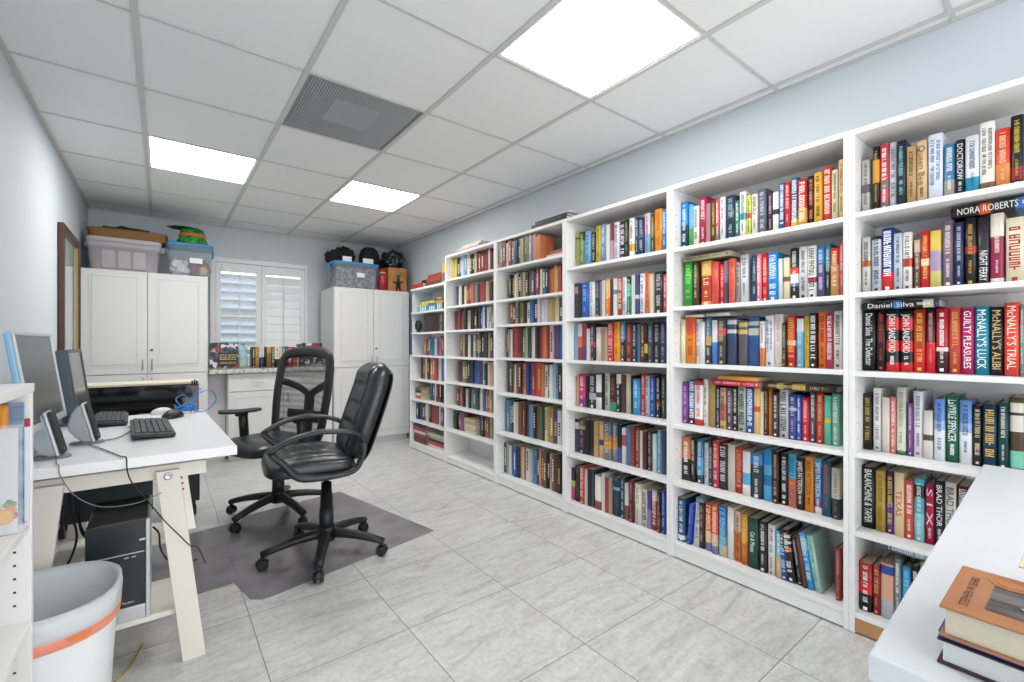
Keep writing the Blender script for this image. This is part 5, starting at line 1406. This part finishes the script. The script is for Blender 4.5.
    for s in (-1, 1):
        a = B(); y = s*.30
        tube(a, smooth_path([(.02, s*.15, .44), (.03, y-.02*s, .445), (.04, y, .47), (.045, y, .52)], 5), .02, 10, flat=.6, up=(0, 0, 1)); tube(a, [(.045, y, .50), (.055, y, .665)], .024, 12, flat=1.3, up=(1, 0, 0))
        tube(a, [(.03, y, .66), (.10, y, .665)], .02, 10, flat=.6, up=(0, 0, 1)); ar = obj('arm', a, CHB, t, world=False)
        p = B()
        tw = R(-24) if s < 0 else R(10)
        tube(p, [(.08+math.cos(tw)*d, y+math.sin(tw)*d, .685+.006*abs(d)/.13) for d in (-.135, -.125, -.09, 0, .07, .11, .125)], .04, 14, rr=[.02, .034, .042, .044, .045, .04, .026], flat=.36, up=(0, 0, 1)); obj('arm_pad', p, mat('arm_pad', '222427', .5), ar, world=False)
    return t
mesh_chair()
# ------------------------------------------------------------------ white table by the bookcases
TZ = .765
TABW = mat('white_table_top', 'd3d8dd', .35)
t = thing('white_table', 'white table in front of the bookcases carrying the stacked books', 'table', (1.42, -.2, 0))
b = B(); prism(b, [(.715, .178), (2.135, .226), (2.135, -.56), (.715, -.56)], 2, TZ-.036, TZ, 0, .003); obj('table_top', b, TABW, t)
for x, y in ((.78, .11), (2.07, .14), (.78, -.5), (2.07, -.5)):
    b = B(); lathe(b, [(.024, 0), (.026, .01), (.03, TZ-.06), (.045, TZ-.045), (.045, TZ-.0365)], 16, (x, y, 0)); obj('leg', b, TABW, t)
def flat_book(label, x0, x1, y0, y1, z0, th, cov, pages_m, spine='x1', extra=None, cov_low=None, group='books stacked on the white table', c=.003):
    """hard cover book lying on its back board"""
    o = B(); box(o, x0, x1, y0, y1, z0+th-c, z0+th, .0012); box(o, x0, x1, y0, y1, z0, z0+c, .0012, mi=1)
    a = (x1-c, x1) if spine == 'x1' else (x0, x0+c)
    box(o, a[0], a[1], y0, y1, z0+c, z0+th-c, .0)
    t = thing('book', label, 'book', ((x0+x1)/2, (y0+y1)/2, z0), 0, group)
    cv = obj('cover', o, [cov, cov_low or cov], t)
    p = B(); g = .005
    if spine == 'x1': box(p, x0+g, x1-c-.0004, y0+g, y1-g, z0+c+.0003, z0+th-c-.0003)
    else: box(p, x0+c+.0004, x1-g, y0+g, y1-g, z0+c+.0003, z0+th-c-.0003)
    obj('pages', p, pages_m, t)
    if extra: extra(cv, x0, x1, y0, y1, z0+th)
    return t
PAGEZ = mat('page_block', 'd2cab2', .85, spec=.2)
def zlines(m, scale, c1, c2):
    tc = nd(m, 'ShaderNodeTexCoord'); wv = nd(m, 'ShaderNodeTexWave', wave_type='BANDS', bands_direction='Z'); wv.inputs['Scale'].default_value = scale; wv.inputs['Distortion'].default_value = 1.2
    r = nd(m, 'ShaderNodeValToRGB'); r.color_ramp.elements[0].color = hx(c1); r.color_ramp.elements[1].color = hx(c2)
    lk(m, tc.outputs['Object'], wv.inputs['Vector']); lk(m, wv.outputs['Fac'], r.inputs['Fac']); lk(m, r.outputs[0], bsdf(m).inputs['Base Color'])
zlines(PAGEZ, 150, 'b5ab92', 'ddd6c4')
PAGEW = mat('page_block_white', 'dfe1e0', .85, spec=.2); zlines(PAGEW, 150, 'c6cac9', 'ebedec')
def brown_cover(cv, x0, x1, y0, y1, z):
    ink = mat('cover_ink', '3a2a20', .6); b = B(); k = .0085; z1 = z+.0004
    put_text(b, 'STEPHEN W SEARS', lambda x, y: (x0+.022+x*k*1.02, y1-.022+y*k*.95, z1)); obj('title', b, ink, cv)
    f = B(); photo = mat('cover_photo', '4a4642', .4); mix_noise(photo, '1c1a19', '6d6864', 14, 4, .4, .66, (3, 1, 1))
    quad(f, [(x0+.03, y1-.15, z1), (x0+.115, y1-.15, z1), (x0+.115, y1-.036, z1), (x0+.03, y1-.036, z1)])
    w2 = [(x0+.05, y1-.07), (x0+.066, y1-.062), (x0+.06, y1-.085), (x0+.09, y1-.08), (x0+.085, y1-.12), (x0+.045, y1-.11)]
    ph = obj('photograph', f, photo, cv)
    g = B(); g.faces.new([g.verts.new((p[0], p[1], z1+.0003)) for p in w2]); obj('pale_patch', g, mat('photo_white', 'd8d6d2', .5), ph)
    e = B()
    for rx, ry in ((.034, .012), (.022, .008)): tube(e, [(x1-.026+rx*.6*math.cos(a), y1-.05+ry*1.7*math.sin(a), z1) for a in [2*math.pi*q/28 for q in range(28)]], .0007, 4, True)
    obj('swirl_emblem', e, mat('gold_ink', 'b8803a', .5), cv)
flat_book('thick white paged book at the bottom of the stack on the white table', .760, .93, -.125, .121, TZ+.0006, .031, mat('dark_maroon', '3a2022', .5), PAGEW)
flat_book('thin blue book in the middle of the stack on the white table', .763, .93, -.12, .120, TZ+.032, .0085, mat('blue_cover', '1f4fa8', .35), PAGEW, c=.0036)
TANC = mat('tan_cover', 'b57a50', .35); mix_noise(TANC, '97613c', 'ab7450', 9)
flat_book('tan covered book with a dark photograph, topmost of the stack on the white table', .747, .908, -.12, .117, TZ+.041, .037, TANC, PAGEZ, extra=brown_cover)
flat_book('cream book lying apart beyond the tan covered stack', .945, 1.10, -.18, .066, TZ+.0006, .085, mat('cream_cover', 'dccbb0', .5), PAGEZ)

# ------------------------------------------------------------------ small white bookcase by the left wall
t = thing('low_bookcase', 'low white bookcase against the wall beside the waste bin', 'bookcase', (-.39, 1.2, 0))
x0, x1 = -.532, -.25
for ya, yb, yi in ((.80, .82, .8204), (1.58, 1.60, 1.5796)):
    b = B(); box(b, x0, x1, ya, yb, 0, 1.042, .0015)
    for xx in (x1-.028, x0+.05):
        z = .15
        while z < 1.0:
            if all(abs(z-q) > .022 for q in (.085, .49, .735)): quad(b, [(xx-.0025, yi, z-.0025), (xx+.0025, yi, z-.0025), (xx+.0025, yi, z+.0025), (xx-.0025, yi, z+.0025)], 1)
            z += .032
    obj('side_panel', b, [WHITE, DARK], t)
b = B(); box(b, x0, x1+.002, .80, 1.60, 1.0425, 1.064, .0015); obj('top_panel', b, WHITE, t)
for z in (.085, .49, .735):
    b = B(); box(b, x0+.006, x1-.002, .8205, 1.5795, z-.02, z, .0012); obj('shelf', b, WHITE, t)
b = B(); box(b, x0, x0+.005, .8205, 1.5795, .06, 1.036); obj('back_panel', b, WHITE, t)
b = B(); box(b, x1-.02, x1-.006, .8205, 1.5795, .002, .064); obj('kick_plate', b, WHITE, t)
# leaflet holder with fruit picture, ocean card, orange book, white binders
FRUIT = mat('leaflet_paper', 'e4e2e8', .35)
SH = .7355
t = thing('leaflet_holder', 'white leaflet with a fruit picture in a clear holder on the low bookcase', 'leaflet', (-.37, 1.48, SH))
b = B(); box(b, -.50, -.2555, 1.478, 1.482, SH+.0015, .972, .001); obj('leaflet', b, FRUIT, t)
b = B(); box(b, -.505, -.247, 1.470, 1.474, SH+.0015, .98, .001); box(b, -.505, -.247, 1.475, 1.52, SH+.0002, SH+.0032); obj('holder', b, glass_mat('clear_acrylic', 'e8f0f6', .18, .06), t)
b = B()
def disc(bm, cx, cz, r, mi, y=1.4772, n=20): bm.faces.new([bm.verts.new((cx+r*math.cos(a), y, cz+r*math.sin(a))) for a in [2*math.pi*k/n for k in range(n)]]).material_index = mi
for (cx, cz, r, mi, yy) in ((-.263, .778, .009, 2, 1.4776), (-.266, .790, .010, 0, 1.4775), (-.29, .793, .012, 4, 1.4774), (-.262, .803, .006, 3, 1.4773), (-.268, .808, .006, 5, 1.4772), (-.273, .802, .006, 3, 1.4771), (-.276, .776, .0165, 0, 1.4770), (-.276, .776, .014, 1, 1.4768)): disc(b, cx, cz, r, mi, yy)
obj('fruit_picture', b, [mat('orange_rind', 'e8901e', .5), mat('orange_flesh', 'f2b82e', .5), mat('fruit_red', 'c03a22', .5), mat('fruit_green', '7a9a30', .5), mat('fruit_yellow', 'e0b838', .5), mat('grape', '5a6a2a', .5)], t)
t = thing('picture_card', 'blue ocean picture card standing at the back of the low bookcase', 'card', (-.31, 1.56, SH))
b = B(); box(b, -.37, -.2585, 1.5565, 1.560, SH+.0002, 1.022, .0008)
oc = mat('ocean_print', '3a70a8', .4); mix_noise(oc, '2a5a90', 'a8c4dc', 3.0, 4, .35, .7, (1, 1, 7)); obj('card', b, oc, t)
make_book('book', .034, .284, .13, 'e0901e', 'f0c070', '-', 77, 'orange book upright beside the blue ocean card on the low bookcase', 'books on the low bookcase', (-.281, 1.538, SH+.0003), 0, Matrix.Rotation(R(180), 4, 'Z'))
BIND = mat('white_binder', 'e2e4e8', .35)
t = thing('ring_binder', 'slim white binder standing against the end panel of the low bookcase', 'binder', (-.30, 1.572, SH))
b = B(); box(b, -.40, -.2515, 1.5625, 1.5785, SH+.0002, SH+.226, .002); obj('cover', b, BIND, t)
b = B(); box(b, -.2516, -.2505, 1.566, 1.571, SH+.227, SH+.245); box(b, -.30, -.2516, 1.566, 1.571, SH+.2262, SH+.245); obj('red_tab', b, mat('red_tab', 'b03a3a', .5), t)
for k, (y, spec) in enumerate(((1.50, '5a2a3a@.5|c8a0a8@.6|5a2a3a'), (1.46, '241f22'), (1.43, '8a4a5a'))):
    make_book('book', .03, .20, .16, spec, 'd8c8c8', '~', 50+k, ['maroon pink book on the lowest shelf of the low bookcase, beside the end panel', 'black book on the lowest shelf of the low bookcase', 'dusty pink book third from the end panel on the low bookcase floor shelf'][k], 'books on the low bookcase', (-.275, y, .0855), 0, Matrix.Rotation(R(180), 4, 'Z'))

# ------------------------------------------------------------------ books and media on the granite counter
MZ = Matrix.Rotation(R(90), 4, 'Z')
def collage(name, seed, base='141216'):
    m = mat(name, base, .3)
    tc = nd(m, 'ShaderNodeTexCoord'); vo = nd(m, 'ShaderNodeTexVoronoi'); vo.inputs['Scale'].default_value = 26; mp = nd(m, 'ShaderNodeMapping'); mp.inputs['Location'].default_value = (seed, seed*.7, 0)
    r = nd(m, 'ShaderNodeValToRGB'); e = r.color_ramp.elements; r.color_ramp.interpolation = 'CONSTANT'
    e[0].color = hx(base); e[1].position = .5; e[1].color = hx('b0a0a4'); k = e.new(.62); k.color = hx('7a3040'); k = e.new(.74); k.color = hx('3a4a80'); k = e.new(.86); k.color = hx('d8d4d8')
    sp = nd(m, 'ShaderNodeSeparateColor')
    lk(m, tc.outputs['Object'], mp.inputs[0]); lk(m, mp.outputs[0], vo.inputs['Vector']); lk(m, vo.outputs['Color'], sp.inputs[0]); lk(m, sp.outputs[0], r.inputs['Fac']); lk(m, r.outputs[0], bsdf(m).inputs['Base Color'])
    return m
CT = .9125
def face_out(label, x0, x1, y, z1, m, inset):
    t = thing('book', label, 'book', ((x0+x1)/2, y, CT), 0, 'books on the granite counter')
    T = Matrix.Translation((0, y, CT)) @ Matrix.Rotation(R(-7), 4, 'X') @ Matrix.Translation((0, -y, -CT))
    c = B(); box(c, x0, x1, y, y+.003, CT, z1, .001, M=T); box(c, x0, x1, y+.017, y+.02, CT, z1, .001, M=T); box(c, x0, x0+.003, y+.003, y+.017, CT, z1, M=T); cv = obj('cover', c, m, t)
    p = B(); box(p, x0+.0035, x1-.004, y+.0034, y+.0166, CT+.003, z1-.004, M=T); obj('pages', p, PAGESW, t)
    inset(cv, T, x0, x1, y, z1)
def inset_a(cv, T, x0, x1, y, z1):
    b = B(); quad(b, [(x0+.075, y-.0006, CT+.02), (x1-.01, y-.0006, CT+.02), (x1-.01, y-.0006, CT+.155), (x0+.075, y-.0006, CT+.155)])
    bmesh.ops.transform(b, matrix=T, verts=b.verts); pl = obj('title_block', b, mat('print_black', '26221e', .7), cv)
    c = B(); rng = random.Random(4)
    for (z, s) in ((.13, .014), (.108, .014), (.085, .018), (.058, .008), (.044, .008)):
        x = x0+.085
        while x < x1-.02:
            w_ = rng.uniform(.006, .012); quad(c, [(x, y-.001, CT+z), (x+w_, y-.001, CT+z), (x+w_, y-.001, CT+z+s*.6), (x, y-.001, CT+z+s*.6)]); x += w_+rng.choice([.002, .002, .008])
    bmesh.ops.transform(c, matrix=T, verts=c.verts); obj('title_marks', c, mat('title_gold', 'd8c890', .5), pl)
    r = B(); r.faces.new([r.verts.new(p) for p in ((x1, y-.0012, CT), (x1-.055, y-.0012, CT), (x1, y-.0012, CT+.05))]); bmesh.ops.transform(r, matrix=T, verts=r.verts); obj('red_corner', r, mat('red_corner', 'b02030', .5), cv)
def inset_b(cv, T, x0, x1, y, z1):
    b = B(); quad(b, [(x0+.02, y-.0006, z1-.05), (x1-.02, y-.0006, z1-.05), (x1-.02, y-.0006, z1-.03), (x0+.02, y-.0006, z1-.03)]); bmesh.ops.transform(b, matrix=T, verts=b.verts); obj('title_block', b, mat('title_crimson', '8a3048', .5), cv)
face_out('large black book with photo collage cover facing out on the counter beside the corner cabinet', .377, .625, 5.42, 1.172, collage('collage_cover', 1.0), inset_a)
face_out('large dark book facing out at the end of the counter row', 1.245, 1.455, 5.42, 1.172, collage('collage_dark', 3.3, '18161f'), inset_b)
TEAL = glass_mat('teal_plastic', '9fd0d4', .7, .15)
t = thing('plastic_bottle', 'pale teal plastic bottle standing beside the collage book', 'bottle', (.665, 5.45, CT))
b = B(); lathe(b, [(0, 0), (.036, 0), (.04, .008), (.04, .19), (.03, .215), (.016, .225), (.016, .24)], 28, (.668, 5.45, CT), 0, 1, .8, 3.5); obj('body', b, TEAL, t)
b = B(); lathe(b, [(.019, 0), (.019, .022), (.016, .026), (0, .026)], 20, (.668, 5.45, CT+.236)); obj('cap', b, mat('teal_cap', '7fb8b4', .4), t)
b = B(); box(b, .64, .696, 5.4155, 5.4175, CT+.02, CT+.10, .0006); obj('paper_label', b, mat('label_mixed', 'a8b8a0', .5), t)
sill = [('1a181a', .024, .215, 'd8c8a0', '~'), ('c09848', .03, .215, '4a3a20', '~'), ('e4e2e0@.5|1f2c58', .036, .213, '3a5aa8', '~'), ('141214', .018, .215, '-', '-'), ('c8a050@.3|9a7838', .036, .21, '2a2018', '~'), ('1c1a1c', .024, .213, 'd0c8a0', '~B'), ('e6e0d8@.6|201c20', .038, .213, '333', '~'), ('d8b890', .022, .212, '6a4a30', '-'), ('2a7f98', .022, .216, 'e0f0f4', '~'), ('24305c', .02, .216, 'f0f0f0', '~'), ('c04058', .034, .214, 'f8d8d8', '~'), ('b02a3a', .03, .212, 'f8e0d8', '~'), ('d07a84', .03, .208, 'fff', '~'), ('17181c', .034, .245, '9ac0a0', '~')]
x = .742
names = ['black', 'gold', 'white and navy', 'narrow black', 'bronze gold', 'second gold lettered black', 'white topped black', 'beige', 'teal', 'navy', 'rose red', 'crimson', 'pink', 'tall black']
for k, (spec, tk, hh, tc_, tx) in enumerate(sill):
    sc_ = (1.243-.742)/sum(s[1] for s in sill)
    wv_ = tk*sc_
    make_book('book', wv_*.97, hh, .15, spec, tc_ if tc_ != '-' else 'fff', tx, 300+k, f'{names[k]} book, {ORD[k]} in the upright row on the granite counter', 'books on the granite counter', (x+wv_/2, 5.38, CT+.0003), 0, MZ)
    x += wv_

# ------------------------------------------------------------------ loose things on and around the far bookcases
def lying(label, x0, x1, y0, y1, z0, th, spec, group=None):
    """a book on its side, spine to the room"""
    c = mat('lying_'+spec, spec, .4)
    return flat_book(label, x0, x1, y0, y1, z0, th, c, PAGEZ, 'x0', group=group)
g4 = 'things on top of the bookcases'
lying('black boxed set lying on top of the bookcase next to the third one', 2.215, 2.42, 2.245, 2.62, 2.0208, .034, '17181a', g4)
lying('second black volume resting on the black boxed set above the shelves', 2.235, 2.42, 2.26, 2.60, 2.0555, .026, '222326', g4)
lying('white album resting on the black volumes above the shelves', 2.25, 2.43, 2.25, 2.56, 2.0822, .012, 'e2e2e0', g4)
lying('white paged volume at the bottom of the pile atop the bookcase with the empty shelf', 2.24, 2.44, 3.42, 3.83, 2.0208, .024, '8a2a30', g4)
lying('pale volume in the middle of the pile atop the bookcase with the empty shelf', 2.25, 2.44, 3.40, 3.75, 2.0455, .024, 'd8d0cc', g4)
lying('cream album topping the pile atop the bookcase with the empty shelf', 2.26, 2.44, 3.37, 3.70, 2.0702, .022, 'e4dcd8', g4)
g6 = 'things on the shorter bookcase'
lying('red and white game box at the window end of the top of the shorter bookcase', 2.21, 2.40, 4.42, 4.695, 1.7655, .05, 'c03a38', g6)
lying('flat black box on the red and white one on the top of the shorter bookcase', 2.30, 2.45, 4.40, 4.62, 1.8162, .05, '1c1a1c', g6)
lying('brown book under the orange red ones on the top of the shorter bookcase', 2.215, 2.42, 4.04, 4.36, 1.7655, .042, '6a4a38', g6)
lying('orange red book in the pile on the top of the shorter bookcase', 2.22, 2.42, 4.04, 4.35, 1.8082, .04, 'b8483a', g6)
lying('reddish brown book topping the pile on the top of the shorter bookcase', 2.225, 2.42, 4.05, 4.33, 1.8489, .036, '9a4432', g6)
t = thing('toy_box', 'yellow and purple toy package leaning at the end of the top of the shorter bookcase', 'box', (2.3, 3.97, 1.766), 0, g6)
b = B(); box(b, 2.225, 2.36, 3.935, 4.02, 1.7655, 1.96, .002); obj('package', b, mat('toy_yellow', 'd8b83a', .4), t)
b = B(); box(b, 2.2238, 2.2248, 3.945, 4.01, 1.79, 1.87); obj('window_print', b, mat('toy_purple', '6a5a90', .4), t)
for k, (y0, y1, z0, z1, c, lab) in enumerate(((4.36, 4.58, 1.5075, 1.585, '3aa0c8', 'blue patterned game box on the first shelf of the shorter bookcase'), (4.18, 4.35, 1.5075, 1.58, '4a98b0', 'teal game box on the first shelf of the shorter bookcase'), (4.03, 4.17, 1.5075, 1.60, '5a6a70', 'grey green game box beside the bookcase on the first shelf of the shorter bookcase'),
        (4.20, 4.54, 1.5862, 1.632, 'd0b850', 'yellow checked game box lying atop the blue one'), (4.04, 4.15, 1.6022, 1.637, '7a5a48', 'small brown game box atop the grey green one'))):
    t = thing('game_box', lab, 'box', (2.3, (y0+y1)/2, z0), 0, g6)
    b = B(); box(b, 2.235, 2.40, y0, y1, z0, z1-.018, .002); obj('tray', b, mat('game_'+c, c, .45), t)
    b = B(); box(b, 2.233, 2.402, y0-.002, y1+.002, z1-.0178, z1, .002); lid = obj('lid', b, mat('game_lid_'+c, {'3aa0c8': 'e0d060', '4a98b0': '2a7aa8', '5a6a70': 'c8b060', 'd0b850': '4a7a50', '7a5a48': 'c89048'}[c], .4), t)
    b = B(); q = (y1-y0)/4
    for i in range(3): box(b, 2.2335, 2.2349, y0+q*(i+.6), y0+q*(i+1.1), z0+.008, z1-.026)
    obj('front_print', b, mat('game_print', 'e8e4d8', .5), t)
make_book('book', .03, .195, .27, '3a2a28', 'c89878', '-', 401, 'large dark book facing out on the second shelf of the shorter bookcase', g6, (2.235, 4.42, 1.2845), 0, Matrix.Rotation(R(-82), 4, 'Z') @ Matrix.Translation((0, 0, 0)))
make_book('book', .05, .19, .16, '1f3a34', 'c8d0c0', '~', 402, 'dark green upright book beside the facing dark one', g6, (2.25, 4.08, 1.2845), 0)
make_book('book', .04, .192, .16, '2a3430', 'a0a890', '~', 403, 'charcoal green upright book against the bookcase side on the open shelf', g6, (2.25, 4.02, 1.2845), 0)
t = thing('desk_fan', 'small round black object standing near the end of the shorter bookcase shelf', 'fan', (2.25, 4.62, 1.284), 0, g6)
b = B(); tube(b, [(2.25, 4.625, 1.362), (2.275, 4.625, 1.362)], .055, 28); obj('round_head', b, BLACKP, t)
b = B(); tube(b, [(2.247, 4.625+.048*math.cos(a), 1.362+.048*math.sin(a)) for a in [2*math.pi*k/30 for k in range(30)]], .005, 6, True); lathe(b, [(0, 0), (.012, 0), (.012, .004), (0, .006)], 12, (2.245, 4.625, 1.36)); obj('rim', b, mat('fan_rim', '3a3c40', .35), t)
b = B(); lathe(b, [(0, .0005), (.032, .0005), (.032, .008), (.010, .014), (.009, .03), (0, .03)], 20, (2.262, 4.625, 1.284)); obj('foot', b, BLACKP, t)
gl = 'books stacked flat on the lower bookcases'
def pile(x0, y0, y1, z0, items, case):
    z = z0+.0008
    for c, th, nm in items:
        lying(f'{nm} {case}', x0+random.Random(z).uniform(0, .012), x0+.18, y0+random.Random(z+1).uniform(0, .012), y1, z, th, c, gl); z += th+.0006
pile(2.215, 4.36, 4.66, .078, [('6a2a28', .036, 'maroon book, lowest'), ('4a3a30', .03, 'dark brown book, second'), ('8a3a34', .034, 'brick red book, third'), ('d8d0c8', .03, 'pale book, fourth'), ('a83a34', .036, 'red book, fifth'), ('2a3a70', .026, 'navy book, topmost')], 'of the big flat pile beside the tall cabinet')
pile(2.215, 3.96, 4.30, .078, [('d8d4cc', .034, 'white book, lowest'), ('c84040', .03, 'red book, second'), ('2a2a2c', .03, 'black book, third'), ('9ab0a0', .03, 'sage book, fourth'), ('c8c0a8', .022, 'beige book, topmost')], 'in the small flat pile beside the empty shelf')
pile(2.235, 4.37, 4.52, .556, [('c0b090', .036, 'straw book, lowest'), ('b09a70', .034, 'tan book, second'), ('c8a868', .034, 'ochre book, third'), ('8a7450', .03, 'olive brown book, topmost')], 'in the tan pile on the third shelf up')
pile(2.235, 4.54, 4.65, .556, [('c04038', .03, 'red book, lowest'), ('e0dcd4', .03, 'white book, second'), ('3a3430', .028, 'black book, third'), ('5a6a50', .028, 'green book, topmost')], 'in the little pile next to the tan one')
pile(2.225, 3.415, 3.605, .33, [('dcd0b8', .03, 'cream book, lowest'), ('c8b898', .03, 'buff book, second'), ('d8ccb0', .03, 'ivory book, third'), ('b8a890', .026, 'sandy book, fourth'), ('d0c0a0', .022, 'straw coloured book, topmost')], 'in the pale pile above the empty shelf')
lying('flat white book at the end of the top shelf beside the orange ones', 2.25, 2.43, 2.265, 2.49, 1.784, .03, 'd8d4d0', 'books lying flat across other books')
lying('flat red edged book on the white one beside the orange ones', 2.252, 2.43, 2.267, 2.47, 1.8146, .024, 'c05048', 'books lying flat across other books')
